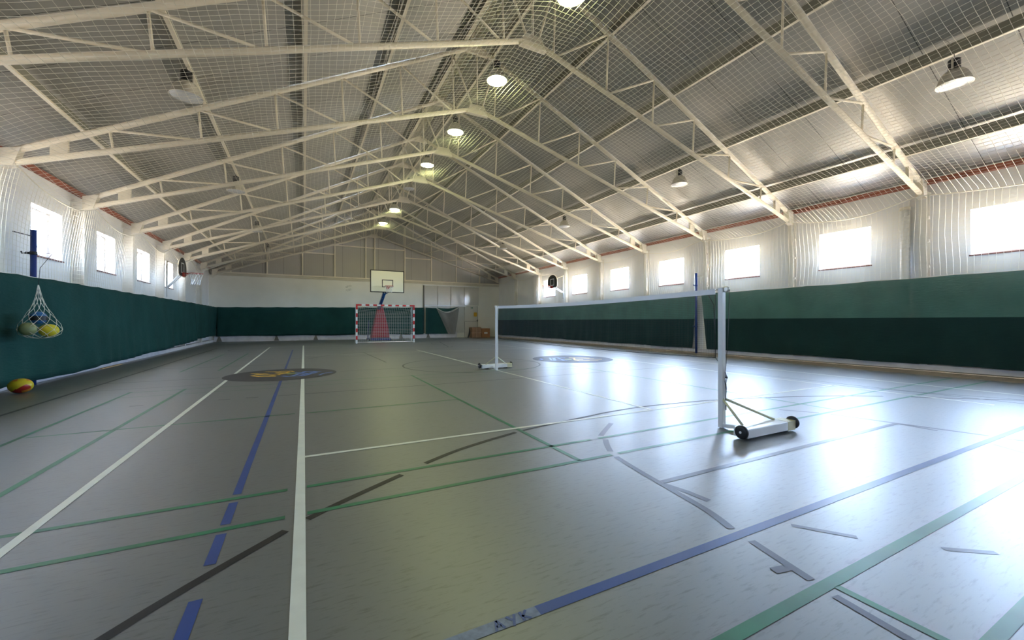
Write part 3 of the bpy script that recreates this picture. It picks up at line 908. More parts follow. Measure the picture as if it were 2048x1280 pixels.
def side_net(name, label, x_, xo, ztop_, y0_, y1_):
    t_ = thing(name, label, 'net', (0, 0, 0), 0, 'side nets above the curtains')
    m_ = MB()
    def P(y_, v):
        zb, zt = ztop_ - 0.0, net_z(NX0 if xo < 0 else NX1, y_) - 0.015
        z_ = zb + (zt - zb) * v
        if xo < 0:
            return (x_ + (NX0 - 0.01 - x_) * v * v, y_ + 0.02 * math.sin(v * 6 + y_ * 1.3), z_)
        return (x_ + xo * (0.05 * math.sin(PI * v) + 0.02 * (1 + math.sin(y_ * 2.2 + 3 * v))), y_ + 0.02 * math.sin(v * 6 + y_ * 1.3), z_)
    y_ = y0_
    while y_ < y1_:
        m_.thread([P(y_, k / 6) for k in range(7)], 0.0026)
        y_ += STEP
    n_h = 19
    yy_ = []
    q = y0_
    while q < y1_: yy_.append(q); q += 0.4
    for k in range(n_h):
        m_.thread([P(q, (k + 0.5) / n_h) for q in yy_], 0.0026)
    m_.build('net_mesh', M_NETW, t_)
side_net('side_net', 'white net hanging in front of the windows on the right wall', 12.93, 1, 2.235, -1.0, 24.8)
side_net('side_net', 'white net hanging in front of the windows on the left wall', -4.525, -1, 2.01, -1.0, 24.8)

def net_ring(label, x_, y_, r_, m_):
    pts = []
    for k in range(37):
        a = k / 36 * 2 * PI
        px_, py_ = x_ + r_ * math.cos(a), y_ + r_ * math.sin(a)
        pts.append((px_, py_, net_z(px_, py_) - 0.006))
    o_ = MB().tube(pts, 0.003, n=5).build('net_ring', m_)
    tag(o_, label, 'ring', 'rings in the ceiling net')
net_ring('thin dark ring in the ceiling net left of the nearest right lamp', 8.55, 2.63, 0.22, M_TRI)
net_ring('thin pale ring in the ceiling net near the right eaves', 11.8, 8.77, 0.36, M_CORD)

# ------------------------------------------------------------------ high-bay lamps
def make_lamp(lit):
    t_ = thing('high_bay_lamp', '', 'lamp', (0, 0, 0))
    prof = [(0.06, 0.262), (0.10, 0.25), (0.135, 0.225), (0.165, 0.185), (0.19, 0.13), (0.21, 0.07), (0.223, 0.02), (0.24, 0.005), (0.24, -0.004), (0.232, -0.004), (0.215, 0.02), (0.18, 0.13), (0.13, 0.21), (0.06, 0.25)]
    MB().lathe(prof, n=32, cap=False).build('reflector', M_ALU, t_)
    MB().lathe([(0.0005, -0.032), (0.10, -0.028), (0.18, -0.016), (0.228, 0.002)], n=32, cap=False).build('lens', M_GLOW if lit else M_LENS, t_)
    g_ = MB()
    g_.lathe([(0.045, 0.25), (0.06, 0.27)], n=16)
    for k in range(5):
        z = 0.27 + k * 0.034
        g_.lathe([(0.078, z), (0.082, z + 0.006), (0.082, z + 0.024), (0.07, z + 0.03)], n=16)
    g_.lathe([(0.07, 0.43), (0.03, 0.45)], n=16)
    gb = g_.build('gear_box', M_GEAR, t_)
    k_ = MB()
    k_.box(0.084, 0.094, -0.015, 0.015, 0.24, 0.42); k_.box(-0.094, -0.084, -0.015, 0.015, 0.24, 0.42); k_.box(-0.094, 0.094, -0.015, 0.015, 0.435, 0.445)
    k_.box(0.084, 0.094, -0.015, 0.015, 0.42, 0.436); k_.box(-0.094, -0.084, -0.015, 0.015, 0.42, 0.436)
    k_.build('bracket', M_ALU, t_)
    return t_
def hook(t_, L):
    pts = [(0, 0, 0.445), (0, 0, 0.445 + L)]
    h_ = MB().tube(pts, 0.005, n=6)
    h_.tube([(0.02 * math.cos(a / 10 * 2 * PI), 0, 0.46 + 0.02 * math.sin(a / 10 * 2 * PI)) for a in range(11)], 0.004, n=6)
    return h_.build('hanger', M_BLACK, t_)
lit0 = make_lamp(True)
off0 = make_lamp(False)
first = {True: True, False: True}
def place_lamp(lit, x_, y_, z_, label, zc):
    if first[lit]:
        t_ = lit0 if lit else off0; first[lit] = False
    else:
        t_ = copy_tree(lit0 if lit else off0)
        for ch in [q for q in bpy.data.objects if q.parent is t_ and q.name.startswith('hanger')]:
            bpy.data.objects.remove(ch)
    t_.location = (x_, y_, z_)
    hook(t_, zc - z_ - 0.445)
    tag(t_, label, 'lamp', 'high bay lamps')
LZ = 6.70
for k, (x_, y_, z_) in enumerate([(3.99, 5.62, 6.62), (4.0, 8.58, 6.76), (4.0, 11.5, 6.77), (4.0, 14.6, 6.85), (3.98, 20.5, 6.67), (3.95, 23.6, 6.66)]):
    lab = ['lit high bay lamp on the ridge, cut by the top edge of the view', 'lit high bay lamp on the ridge, largest one fully in view', 'lit high bay lamp on the ridge, third from the viewer',
           'lit high bay lamp on the ridge, last before the dark one', 'lit high bay lamp on the ridge, first beyond the dark one', 'lit high bay lamp on the ridge, farthest of all'][k]
    place_lamp(True, x_, y_, z_ + 0.02, lab, ceil_z(XC) - 0.24)
place_lamp(False, 4.0, 17.5, 6.85, 'unlit high bay lamp on the ridge among the lit ones', ceil_z(XC) - 0.24)
for k, y_ in enumerate([8.75, 14.45, 20.5, 26.3]):
    lab = ['unlit aluminium high bay lamp on the left slope, nearest and largest', 'unlit high bay lamp on the left slope, second nearest', 'unlit high bay lamp on the left slope, third nearest', 'unlit high bay lamp on the left slope, farthest'][k]
    place_lamp(False, -1.8, y_, 5.03, lab, ceil_z(-1.8) - 0.24)
for k, y_ in enumerate([2.78, 8.6, 14.7, 20.8]):
    lab = ['unlit aluminium high bay lamp at the top right, nearest of the right slope', 'unlit high bay lamp on the right slope, second nearest', 'unlit high bay lamp on the right slope, third nearest', 'unlit high bay lamp on the right slope, farthest'][k]
    place_lamp(False, 10.08, y_, 5.30, lab, ceil_z(10.08) - 0.24)

# ------------------------------------------------------------------ badminton posts and net
def post_cart(label, y0_, s):
    """s = direction (along y) in which the weighted foot stands"""
    t_ = thing('badminton_post', label, 'net post', (4.12, y0_, 0), 0, 'wheeled badminton posts')
    bevel(MB().box(-0.028, 0.028, -0.028, 0.028, 0.006, 1.55).build('post', M_WHITE, t_), 0.004)
    bevel(MB().tube([(0.0, s * 0.02, 0.03), (0.05, s * 0.30, 0.055)], 0, rect=(0.05, 0.035)).build('foot_arm', M_WHITE, t_), 0.003)
    bs = bevel(MB().box(-0.24, 0.56, s * 0.30 - 0.0 if s > 0 else -0.45, 0.45 if s > 0 else -0.30, 0.022, 0.115).build('weight_box', M_WHITE, t_), 0.008)
    MB().box(0.44, 0.575, (0.298 if s > 0 else -0.452), (0.452 if s > 0 else -0.298), 0.02, 0.117).build('end_cap', M_CREAMT, t_)
    m_ = MB()
    for x_ in (-0.10, 0.42): m_.box(x_ - 0.04, x_ + 0.04, s * 0.375 - 0.04, s * 0.375 + 0.04, 0.001, 0.022)
    m_.build('rubber_pad', M_BLACK, t_)
    for x_ in (-0.275, 0.595):
        w_ = MB().lathe([(0.03, -0.018), (0.058, -0.018), (0.067, -0.010), (0.067, 0.010), (0.058, 0.018), (0.03, 0.018)], (x_, s * 0.41, 0.085), n=28, axis='x')
        wh = w_.build('wheel', M_BLACK, t_)
        MB().lathe([(0.012, -0.024), (0.012, 0.024)], (x_, s * 0.41, 0.085), n=12, axis='x').build('hub', M_WHITE, wh)
    MB().tube([(0, 0, 0.335), (-0.14, s * 0.33, 0.12)], 0.013, n=8).build('brace', M_CREAMT, t_)
    MB().tube([(0.0, 0, 0.335), (0.40, s * 0.33, 0.12)], 0.013, n=8).build('brace', M_CREAMT, t_)
    MB().lathe([(0.02, -0.012), (0.034, -0.012), (0.028, 0), (0.034, 0.012), (0.02, 0.012)], (0.0, s * 0.055, 1.53), n=20, axis='x').build('pulley', M_ALU, t_)
    c_ = MB()
    c_.tube([(0.012, s * 0.088, 1.53), (0.012, s * 0.06, 0.9), (0.01, s * 0.036, 0.62)], 0.0025, n=5)
    c_.tube([(0.01, s * 0.034, 0.62), (0.035, s * 0.04, 0.56), (0.0, s * 0.05, 0.50), (0.03, s * 0.035, 0.44), (0.01, s * 0.04, 0.36), (0.02, s * 0.036, 0.20)], 0.004, n=5)
    c_.tube([(0.02, s * 0.036, 0.60), (-0.01, s * 0.045, 0.52), (0.02, s * 0.04, 0.40)], 0.004, n=5)
    c_.build('tension_cord', M_BLACK, t_)
    MB().lathe([(0.006, 0.0), (0.014, 0.004), (0.014, 0.02), (0.006, 0.024)], (0.02, s * 0.042, 0.55), n=10).build('cleat', M_BLACK, t_)
    return t_
post_cart('nearer white badminton post on a wheeled weighted foot', 2.95, -1)
post_cart('farther white badminton post on a wheeled weighted foot', 8.86, 1)
t = thing('badminton_net', 'black badminton net with white top tape strung between the posts', 'net', (4.12, 0, 0))
ya, yb = 3.03, 8.78
def nz_top(y_): return 1.545 - 0.035 * math.sin(PI * (y_ - ya) / (yb - ya))
m = MB()
n_ = 40
m.tube([(0, ya + (yb - ya) * k / n_, nz_top(ya + (yb - ya) * k / n_) - 0.032) for k in range(n_ + 1)], 0, rect=(0.006, 0.062))
m.build('top_tape', M_NETTAPE if False else M_WHITE, t)
m = MB()
m.tube([(0, ya - 0.09, 1.53), (0, ya, 1.53)], 0.003, n=5); m.tube([(0, yb, 1.53), (0, yb + 0.09, 1.53)], 0.003, n=5)
m.tube([(0, ya + (yb - ya) * k / n_, nz_top(ya + (yb - ya) * k / n_) - 0.775) for k in range(n_ + 1)], 0.004, n=5)
for yq in (ya + 0.0, yb - 0.0):
    m.tube([(0, yq, 1.48), (0.003, yq + 0.006, 1.1), (0, yq, 0.77)], 0.004, n=5)
m.tube([(0, ya, 0.775), (0, ya - 0.06, 0.70)], 0.003, n=5)
m.tube([(0.004, ya + 0.10, 1.50), (0.005, ya + 0.02, 1.36), (0.004, ya + 0.015, 1.15), (0.004, ya, 1.0)], 0.004, n=5)
m.build('border_cord', M_BLACK, t)
m = MB()
y = ya
while y < yb:
    m.thread([(0, y, nz_top(y) - 0.06), (0, y, nz_top(y) - 0.775)], 0.0007); y += 0.022
for k in range(33):
    dz = 0.07 + k * 0.022
    m.thread([(0, ya + (yb - ya) * q / 12, nz_top(ya + (yb - ya) * q / 12) - dz) for q in range(13)], 0.0007)
m.build('net_mesh', M_BLACK, t)

# ------------------------------------------------------------------ goal
GY, GX0, GX1, GH = 22.82, 2.44, 5.53, 2.08
t = thing('handball_goal', 'small goal with red and white striped frame and white net', 'goal', ((GX0 + GX1) / 2, GY, 0))
hw = (GX1 - GX0) / 2
def bands(n_, total, corner):
    L = []; rest = (total - corner) / n_
    for k in range(n_): L.append((corner + k * rest, corner + (k + 1) * rest))
    return L
for s in (-1, 1):
    xx = s * (hw - 0.04)
    p_ = bevel(MB().box(xx - 0.04, xx + 0.04, -0.04, 0.04, 0.001, GH - 0.08).build('goal_post', M_WHITE, t), 0.004)
    rm = MB()
    step = (GH - 0.28) / 9
    zc = GH - 0.28
    rm.box(xx - 0.0415, xx + 0.0415, -0.0415, 0.0415, zc, GH - 0.0785)
    for k in range(9):
        if k % 2 == 1:
            rm.box(xx - 0.0415, xx + 0.0415, -0.0415, 0.0415, zc - (k + 1) * step, zc - k * step)
    rm.build('red_band', M_REDB, p_)
cb = bevel(MB().box(-hw, hw, -0.04, 0.04, GH - 0.08, GH).build('crossbar', M_WHITE, t), 0.004)
rm = MB()
rm.box(-hw - 0.0015, -hw + 0.28, -0.0415, 0.0415, GH - 0.0815, GH + 0.0015); rm.box(hw - 0.28, hw + 0.0015, -0.0415, 0.0415, GH - 0.0815, GH + 0.0015)
st = (2 * hw - 0.56) / 13
for k in range(13):
    if k % 2 == 1: rm.box(-hw + 0.28 + k * st, -hw + 0.28 + (k + 1) * st, -0.0415, 0.0415, GH - 0.0815, GH + 0.0015)
rm.build('red_band', M_REDB, cb)
for s in (-1, 1):
    xx = s * (hw - 0.05)
    q = MB().tube([(xx, 0.04, GH - 0.05), (xx, 0.55, GH - 0.14), (xx, 0.62, GH - 0.25), (xx, 0.66, 0.03), (xx, 0.04, 0.03)], 0.022, n=8)
    q.tube([(xx, 0.66, 0.45), (xx, 0.42, 0.03)], 0.014, n=6)
    q.build('side_stanchion', M_WHITE, t)
MB().tube([(-hw + 0.05, 0.66, 0.03), (hw - 0.05, 0.66, 0.03)], 0.022, n=8).build('ground_bar', M_WHITE, t)
m = MB()
gm = 0.10
def gback(x_, v):   # v 0 floor .. 1 crossbar
    sag = math.sin(PI * v) * 0.05 + 0.10 * math.sin(PI * v) * math.sin(PI * (x_ + hw) / (2 * hw))
    y_ = 0.66 - 0.62 * max(0, v - 0.72) / 0.28 - sag * 0.6
    return (x_, y_, 0.03 + (GH - 0.12) * min(v / 0.93, 1) - 0.10 * math.sin(PI * (x_ + hw) / (2 * hw)) * (v > 0.72) * math.sin(PI * (v - 0.72) / 0.28) )
x_ = -hw + 0.05
while x_ < hw - 0.04:
    m.thread([gback(x_, k / 14) for k in range(15)], 0.0048); x_ += gm
for k in range(26):
    v = k / 25
    m.thread([gback(-hw + 0.05 + (2 * hw - 0.1) * q / 14, v) for q in range(15)], 0.0048)
for s in (-1, 1):
    xx = s * (hw - 0.05)
    for k in range(6): m.thread([(xx, 0.05 + k * 0.1, 0.03), (xx, 0.05 + k * 0.1, GH - 0.12 - 0.015 * k)], 0.0035)
    for k in range(19): m.thread([(xx, 0.05, 0.05 + k * 0.1), (xx, 0.64, 0.05 + k * 0.1)], 0.0035)
m.build('goal_net', M_WHITE, t)

# ------------------------------------------------------------------ basketball backstops
def rim_and_net(t_, c_, R=0.225, ax=(0, -1), net=True, netlen=0.42):
    """rim centred at c_, ax = direction away from the board"""
    m_ = MB().tube([(c_[0] + R * math.cos(k / 32 * 2 * PI), c_[1] + R * math.sin(k / 32 * 2 * PI), c_[2]) for k in range(33)], 0.010, n=8)
    for s_ in (-0.08, 0.08):
        px, py = -ax[1] * s_, ax[0] * s_
        m_.tube([(c_[0] - ax[0] * (R + 0.15) + px, c_[1] - ax[1] * (R + 0.15) + py, c_[2] - 0.0), (c_[0] - ax[0] * (R - 0.012) + px, c_[1] - ax[1] * (R - 0.012) + py, c_[2])], 0.010, n=6)
        m_.tube([(c_[0] - ax[0] * (R + 0.15) + px, c_[1] - ax[1] * (R + 0.15) + py, c_[2] - 0.11), (c_[0] - ax[0] * (R - 0.03) + px, c_[1] - ax[1] * (R - 0.03) + py, c_[2] - 0.012)], 0.008, n=6)
    bxx, byy = c_[0] - ax[0] * (R + 0.145), c_[1] - ax[1] * (R + 0.145)
    m_.box(bxx - 0.02 - 0.07 * abs(ax[1]), bxx + 0.02 + 0.07 * abs(ax[1]), byy - 0.02 - 0.07 * abs(ax[0]), byy + 0.02 + 0.07 * abs(ax[0]), c_[2] - 0.13, c_[2] + 0.02)
    r_ = m_.build('rim', M_RIM, t_)
    if net:
        nm = MB()
        N = 12
        prof = [(R, 0), (R * 0.88, -0.1), (R * 0.72, -0.2), (R * 0.6, -0.3), (R * 0.66, -netlen)]
        for k in range(N):
            for d_ in (-1, 1):
                nm.thread([(c_[0] + pr * math.cos((k + d_ * j / 2) / N * 2 * PI), c_[1] + pr * math.sin((k + d_ * j / 2) / N * 2 * PI), c_[2] + pz) for j, (pr, pz) in enumerate(prof)], 0.007)
        nm.build('hoop_net', M_WHITE, r_)
    return r_
def fan_hoop(label, x_board, y_, s, zb, zt, wd, zr, xcol, ycol, zcol):
    """black fan-shaped board on a side wall, facing s along x"""
    t_ = thing('wall_basketball_hoop', label, 'basketball hoop', (x_board, y_, zb), 0, 'side wall basketball hoops')
    h_ = zt - zb
    pts = []
    r_ = wd / 2
    pts += [(-r_ * 0.72, 0), (r_ * 0.72, 0), (r_ * 0.96, 0.07), (r_, 0.2)]
    for k in range(0, 13):
        a = PI * k / 12
        pts.append((r_ * math.cos(a), (h_ - r_ * 0.78) + r_ * 0.78 * math.sin(a)))
    pts += [(-r_, 0.2), (-r_ * 0.96, 0.07)]
    MB().prism([(0, p[0], p[1]) for p in pts], (-s * 0.03, 0, 0)).build('backboard', M_BLACKP, t_)
    b_ = [c for c in bpy.data.objects if c.parent is t_ and c.name.startswith('backboard')][0]
    e_ = MB().tube([(-s * 0.015, p[0] * 1.0, p[1]) for p in pts] + [(-s * 0.015, pts[0][0], pts[0][1])], 0.017, n=6)
    e_.build('edge_strip', M_STEEL, b_)
    i_ = MB()
    xa, xb = (0.001 * s, 0.004 * s)
    q0, q1, z0_, z1_ = -0.19, 0.19, 0.12, 0.50
    lo2, hi2 = min(xa, xb), max(xa, xb)
    i_.box(lo2, hi2, q0, q0 + 0.035, z0_, z1_); i_.box(lo2, hi2, q1 - 0.035, q1, z0_, z1_)
    i_.box(lo2, hi2, q0, q1, z1_ - 0.035, z1_); i_.box(lo2, hi2, q0, q1, z0_, z0_ + 0.035)
    i_.build('target_square', M_WHITE, b_)
    rim_and_net(t_, (s * 0.40, 0, zr - zb), ax=(s, 0))
    ar = MB()
    for dy in (-0.14, 0.14):
        ar.tube([(xcol - x_board, ycol - y_ + dy * 0.5, zcol - zb), (-s * 0.05, dy, 0.06)], 0.026, n=8)
    ar.box(-s * 0.05 - 0.02, -s * 0.05 + 0.02, -0.18, 0.18, 0.02, 0.10)
    ar.build('support_arm', M_WHITE, t_)
    MB().tube([(xcol - x_board, ycol - y_, zcol - zb + 0.95), (-s * 0.05, 0.0, 0.45)], 0.012, n=6).build('tie_rod', M_STEEL, t_)
    MB().tube([(xcol - x_board, ycol - y_, zcol - zb - 0.35), (xcol - x_board, ycol - y_, zcol - zb + 1.0)], 0.024, n=8).build('mounting_tube', M_WHITE, t_)
    return t_
fan_hoop('black fan-shaped hoop with white net on the left wall', -4.04, 19.15, 1, 2.86, 3.56, 1.12, 2.98, -4.50, 19.15, 2.42)
fan_hoop('black fan-shaped hoop on the right wall in front of a window', 12.42, 19.3, -1, 3.06, 3.78, 0.95, 3.14, 13.02, 19.1, 2.78)

# wheeled basketball stand behind the goal
t = thing('basketball_stand', 'portable basketball stand with blue arm and red padding behind the goal', 'basketball hoop', (4.12, 25.8, 0))
def L_(x_, y_, z_): return (x_ - 4.12, y_ - 25.8, z_)
BY = 23.22
m = MB(); a_ = L_(3.225, BY, 2.78); c_ = L_(5.025, BY + 0.03, 3.99)
bd = m.box(a_[0], c_[0], a_[1], c_[1], a_[2], c_[2]).build('backboard', M_BOARD, t)
m = MB()
x0_, x1_, z0_, z1_, yf = a_[0], c_[0], a_[2], c_[2], a_[1]
for q in ((x0_ - .01, x0_ + .035, z0_ - .01, z1_ + .01), (x1_ - .035, x1_ + .01, z0_ - .01, z1_ + .01), (x0_, x1_, z0_ - .01, z0_ + .035), (x0_, x1_, z1_ - .035, z1_ + .01)):
    m.box(q[0], q[1], yf - 0.006, yf + 0.034, q[2], q[3])
m.build('border', M_BLACKP, bd)
m = MB(); cx_ = 0.01
for q in ((cx_ - .30, cx_ - .26, 3.06, 3.48), (cx_ + .26, cx_ + .30, 3.06, 3.48), (cx_ - .30, cx_ + .30, 3.44, 3.48), (cx_ - .30, cx_ + .30, 3.06, 3.10)):
    m.box(q[0], q[1], yf - 0.004, yf - 0.0005, q[2], q[3])
m.build('target_square', M_BLACKP, bd)
rim_and_net(t, (cx_ + 0.02, yf - 0.38, 3.10), ax=(0, -1), netlen=0.34)
m = MB()
m.tube([L_(4.02, 25.45, 1.95), L_(4.06, 24.3, 2.55), L_(4.12, BY + 0.08, 3.25)], 0, rect=(0.15, 0.12))
m.tube([L_(4.02, 25.9, 1.7), L_(4.1, BY + 0.1, 2.86)], 0.03, n=8)
m.tube([L_(3.75, BY + 0.05, 2.95), L_(4.10, 24.1, 2.7)], 0.02, n=6); m.tube([L_(4.45, BY + 0.05, 2.95), L_(4.12, 24.1, 2.7)], 0.02, n=6)
m.box(-0.35, 0.35, BY - 25.8 + 0.03, BY - 25.8 + 0.08, 2.9, 2.96)
ar = m.build('arm', M_BLUE2, t)
m = MB()
for f in (0.35, 0.62):
    p0 = Vector(L_(4.04, 25.0, 2.2)).lerp(Vector(L_(4.12, BY + 0.08, 3.25)), f)
    m.box(p0.x - 0.04, p0.x + 0.04, p0.y - 0.12, p0.y - 0.08, p0.z - 0.09, p0.z + 0.0)
m.build('sticker', M_PAPER, ar)
m = MB()
bz0, bz1 = 0.17, 2.13
base = [L_(3.62, 25.5, bz0), L_(4.66, 25.5, bz0), L_(4.66, 26.3, bz0), L_(3.62, 26.3, bz0)]
mid = [L_(3.70, 25.48, 0.75), L_(4.60, 25.48, 0.75), L_(4.58, 26.1, 0.75), L_(3.70, 26.1, 0.75)]
top = [L_(3.98, 25.45, bz1), L_(4.24, 25.45, bz1), L_(4.24, 25.65, bz1), L_(3.98, 25.65, bz1)]
m.v = base + mid + top
m.f = [(3, 2, 1, 0), (8, 9, 10, 11)] + [(i, (i + 1) % 4, 4 + (i + 1) % 4, 4 + i) for i in range(4)] + [(4 + i, 4 + (i + 1) % 4, 8 + (i + 1) % 4, 8 + i) for i in range(4)]
m.sm = [False] * len(m.f)
bevel(m.build('padding', M_REDP, t), 0.04, 3)
m = MB(); q0 = L_(3.55, 25.42, 0.03); q1 = L_(4.72, 26.9, 0.16)
m.box(q0[0], q1[0], q0[1], q1[1], q0[2], q1[2]); m.tube([L_(3.4, 25.6, 0.1), L_(3.62, 26.7, 1.2)], 0.03, n=8)
bevel(m.build('base', M_BLUE, t), 0.01)
m = MB()
for x_ in (3.5, 4.76):
    for y_ in (25.6, 26.7):
        p = L_(x_, y_, 0.06); m.lathe([(0.056, -0.02), (0.056, 0.02)], p, n=16, axis='x')
m.build('caster', M_BLACK, t)

# ------------------------------------------------------------------ blue wall posts
def blue_post(label, x_, y_, h_, s):
    t_ = thing('volleyball_post', label, 'post', (x_, y_, 0), 0, 'blue steel posts')
    MB().lathe([(0.042, 0.001), (0.042, h_)], n=20).build('pole', M_BLUE, t_)
    MB().lathe([(0.045, h_ + 0.0005), (0.045, h_ + 0.012)], n=20).build('cap', M_BLUE, t_)
    for z_ in ((2.44,) if s > 0 else (2.5, 0.98)):
        m_ = MB()
        m_.lathe([(0.0445, z_ - 0.03), (0.05, z_ - 0.025), (0.05, z_ + 0.025), (0.0445, z_ + 0.03)], n=20)
        m_.box(-0.10, -0.05, -0.015, 0.015, z_ - 0.02, z_ + 0.02)
        m_.tube([(-0.10, 0, z_), (-0.15, 0.0, z_ - 0.01), (-0.16, 0, z_ + 0.03)], 0.012, n=6)
        m_.build('clamp', M_BLACK if s > 0 else M_BLUE, t_)
    m_ = MB().tube([(0, 0, h_ - 0.11), (-0.09, -0.40, h_ - 0.10)] if s > 0 else [(0, 0, h_ - 0.11), (0.2, -0.16, h_ - 0.10)], 0.008, n=6)
    m_.build('wall_tie', M_GEAR if s > 0 else M_ALU, t_)
    return t_
t = blue_post('blue steel post against the left wall beside the ball net', -4.465, 10.75, 2.86, 1)
t = blue_post('blue steel post in the gap of the right curtain', 12.88, 10.25, 2.94, -1)
MB().tube([(0.06, -0.02, 0.82), (0.10, -0.06, 0.82), (0.17, -0.06, 0.83)], 0.012, n=6).build('crank', M_WHITE, t)

# ------------------------------------------------------------------ ball net and balls
def sphere(name, m_, c_, r_, label, scale=(1, 1, 1), cat='ball', n=24):
    mb = MB()
    mb.lathe([(r_ * math.sin(PI * k / 16) if 0 < k < 16 else 0.0005, -r_ * math.cos(PI * k / 16)) for k in range(17)], n=n)
    o_ = mb.build(name, m_)
    o_.location = c_
    o_.scale = scale
    return tag(o_, label, cat)
sphere('ball', M_BALLG, (-4.11, 9.74, 1.05), 0.108, 'sage green ball in the hanging net, lower left')['group'] = 'balls in the hanging net'
sphere('ball', M_BALLY, (-3.93, 9.92, 1.02), 0.115, 'yellow ball in the hanging net, lower right', (1.1, 1.05, 0.97))['group'] = 'balls in the hanging net'
sphere('ball', M_BALLB, (-4.06, 9.92, 1.238), 0.11, 'blue and black ball on top in the hanging net')['group'] = 'balls in the hanging net'
o = [q for q in bpy.data.objects if q.type == 'MESH' and q.get('label', '').startswith('blue and black')][0]
m = MB().lathe([(0.1105, -0.045), (0.112, -0.02), (0.112, 0.01), (0.1105, 0.03)], n=24, cap=False)
m.build('black_band', M_BLACK, o)
t = thing('ball_net', 'white knotted net bag of balls hanging by the left blue post', 'net bag', (-4.04, 9.87, 0))
m = MB()
prof = [(0.004, 1.80), (0.022, 1.70), (0.04, 1.60), (0.065, 1.50), (0.10, 1.40), (0.145, 1.31), (0.19, 1.22), (0.235, 1.13), (0.265, 1.04), (0.235, 0.96), (0.15, 0.905), (0.02, 0.885)]
N = 10
for k in range(N):
    for d_ in (-1, 1):
        pts = []
        for j, (r_, z_) in enumerate(prof):
            a = (k + d_ * j / 2) / N * 2 * PI
            ex = 1.0 if j < 4 else 1.05
            pts.append((r_ * math.cos(a) * 1.0 * ex + 0.03 * (1.8 - z_), r_ * math.sin(a) * 0.85, z_))
        m.tube(pts, 0.0035, n=4, caps=False)
m.build('net_bag_mesh', M_CORD, t)
m = MB().tube([(0, 0, 1.79), (-0.02, 0.1, 2.1), (-0.03, 0.5, 2.40), (-0.36, 0.84, 2.45)], 0.004, n=5)
m.build('hanging_cord', M_GEAR, t)
# patterned ball on the floor
mbp = bpy.data.materials.new('patterned_ball_skin'); mbp.use_nodes = True
n = mbp.node_tree; b = n.nodes['Principled BSDF']; b.inputs['Roughness'].default_value = 0.35
tcn = n.nodes.new('ShaderNodeTexCoord'); vo = n.nodes.new('ShaderNodeTexVoronoi'); vo.inputs['Scale'].default_value = 11
rp = n.nodes.new('ShaderNodeValToRGB'); rp.color_ramp.interpolation = 'CONSTANT'
rp.color_ramp.elements[0].color = (0.62, 0.50, 0.02, 1); rp.color_ramp.elements[1].position = 0.45; rp.color_ramp.elements[1].color = (0.52, 0.20, 0.02, 1)
e2 = rp.color_ramp.elements.new(0.8); e2.color = (0.36, 0.02, 0.012, 1)
sx = n.nodes.new('ShaderNodeSeparateColor')
n.links.new(tcn.outputs['Object'], vo.inputs['Vector']); n.links.new(vo.outputs['Color'], sx.inputs[0]); n.links.new(sx.outputs[0], rp.inputs[0]); n.links.new(rp.outputs[0], b.inputs['Base Color'])
sphere('ball', mbp, (-4.13, 9.60, 0.122), 0.12, 'yellow and red patterned ball on the floor by the left wall', (1.22, 1.1, 1.0))
o = MB().box(-4.46, -4.41, 13.5, 14.75, 0.001, 0.02).build('wooden_strip', M_WOOD)
tag(o, 'thin tan wooden strip lying on the floor along the left wall', 'wood strip')

# ------------------------------------------------------------------ end wall: folding panels, door, signs, boxes, brackets
t = thing('panel_door', 'row of tall glossy white door panels on the right of the end wall', 'folding door', (0, 0, 0))
xsn = [7.50, 8.47, 9.44, 10.47, 11.62]
for a, c_ in zip(xsn, xsn[1:]):
    bevel(MB().box(a + 0.012, c_ - 0.012, YF - 0.055, YF - 0.002, 0.35 if c_ < 10.5 else 2.36, 3.68).build('door_panel', M_PANEL, t), 0.008)
MB().box(7.44, 7.50, YF - 0.07, YF - 0.002, 0.35, 3.70).build('jamb', M_JOINT, t)
MB().box(7.44, 11.66, YF - 0.08, YF - 0.002, 3.69, 3.75).build('top_track', M_WHITE, t)
MB().box(7.52, 10.60, YF - 0.10, YF - 0.058, 2.24, 2.34).build('cross_rail', M_WHITE, t)
t = thing('door_1', '', 'door'); t['kind'] = 'structure'; t['label'] = 'cream exit door beside the cardboard boxes'
bevel(MB().box(10.49, 11.54, YF - 0.06, YF - 0.002, 0.01, 2.31).build('door_leaf', M_DOOR, t), 0.006)
m = MB(); m.box(10.52, 11.50, YF - 0.064, YF - 0.0605, 1.155, 1.175); m.box(10.50, 10.515, YF - 0.064, YF - 0.0605, 0.03, 1.16)
m.box(11.5, 11.515, YF - 0.064, YF - 0.0605, 0.03, 2.3)
m.build('door_seam', M_JOINT, t)
m = MB(); m.box(11.50, 11.54, YF - 0.085, YF - 0.0645, 1.15, 1.30); m.tube([(11.52, YF - 0.08, 1.25), (11.52, YF - 0.12, 1.25), (11.40, YF - 0.12, 1.25)], 0.01, n=6)
m.build('door_handle', M_GEAR, t)
o = MB().box(11.22, 11.47, YF - 0.072, YF - 0.0645, 1.53, 1.83).build('warning_sign', M_YEL)
tag(o, 'small yellow rectangular sign on the end wall door', 'sign')
o2 = MB().box(11.26, 11.43, YF - 0.0735, YF - 0.0722, 1.62, 1.74).build('sign_print', M_ORANGE, o)
o = MB().box(10.98, 11.14, YF - 0.072, YF - 0.0645, 2.12, 2.22).build('exit_sign', M_SGR)
tag(o, 'tiny green exit sign at the top of the end wall door', 'sign')
m = MB(); m.box(11.00, 11.04, YF - 0.0735, YF - 0.0722, 2.14, 2.20); m.box(11.07, 11.12, YF - 0.0735, YF - 0.0722, 2.16, 2.18)
m.build('sign_print', M_WHITE, o)
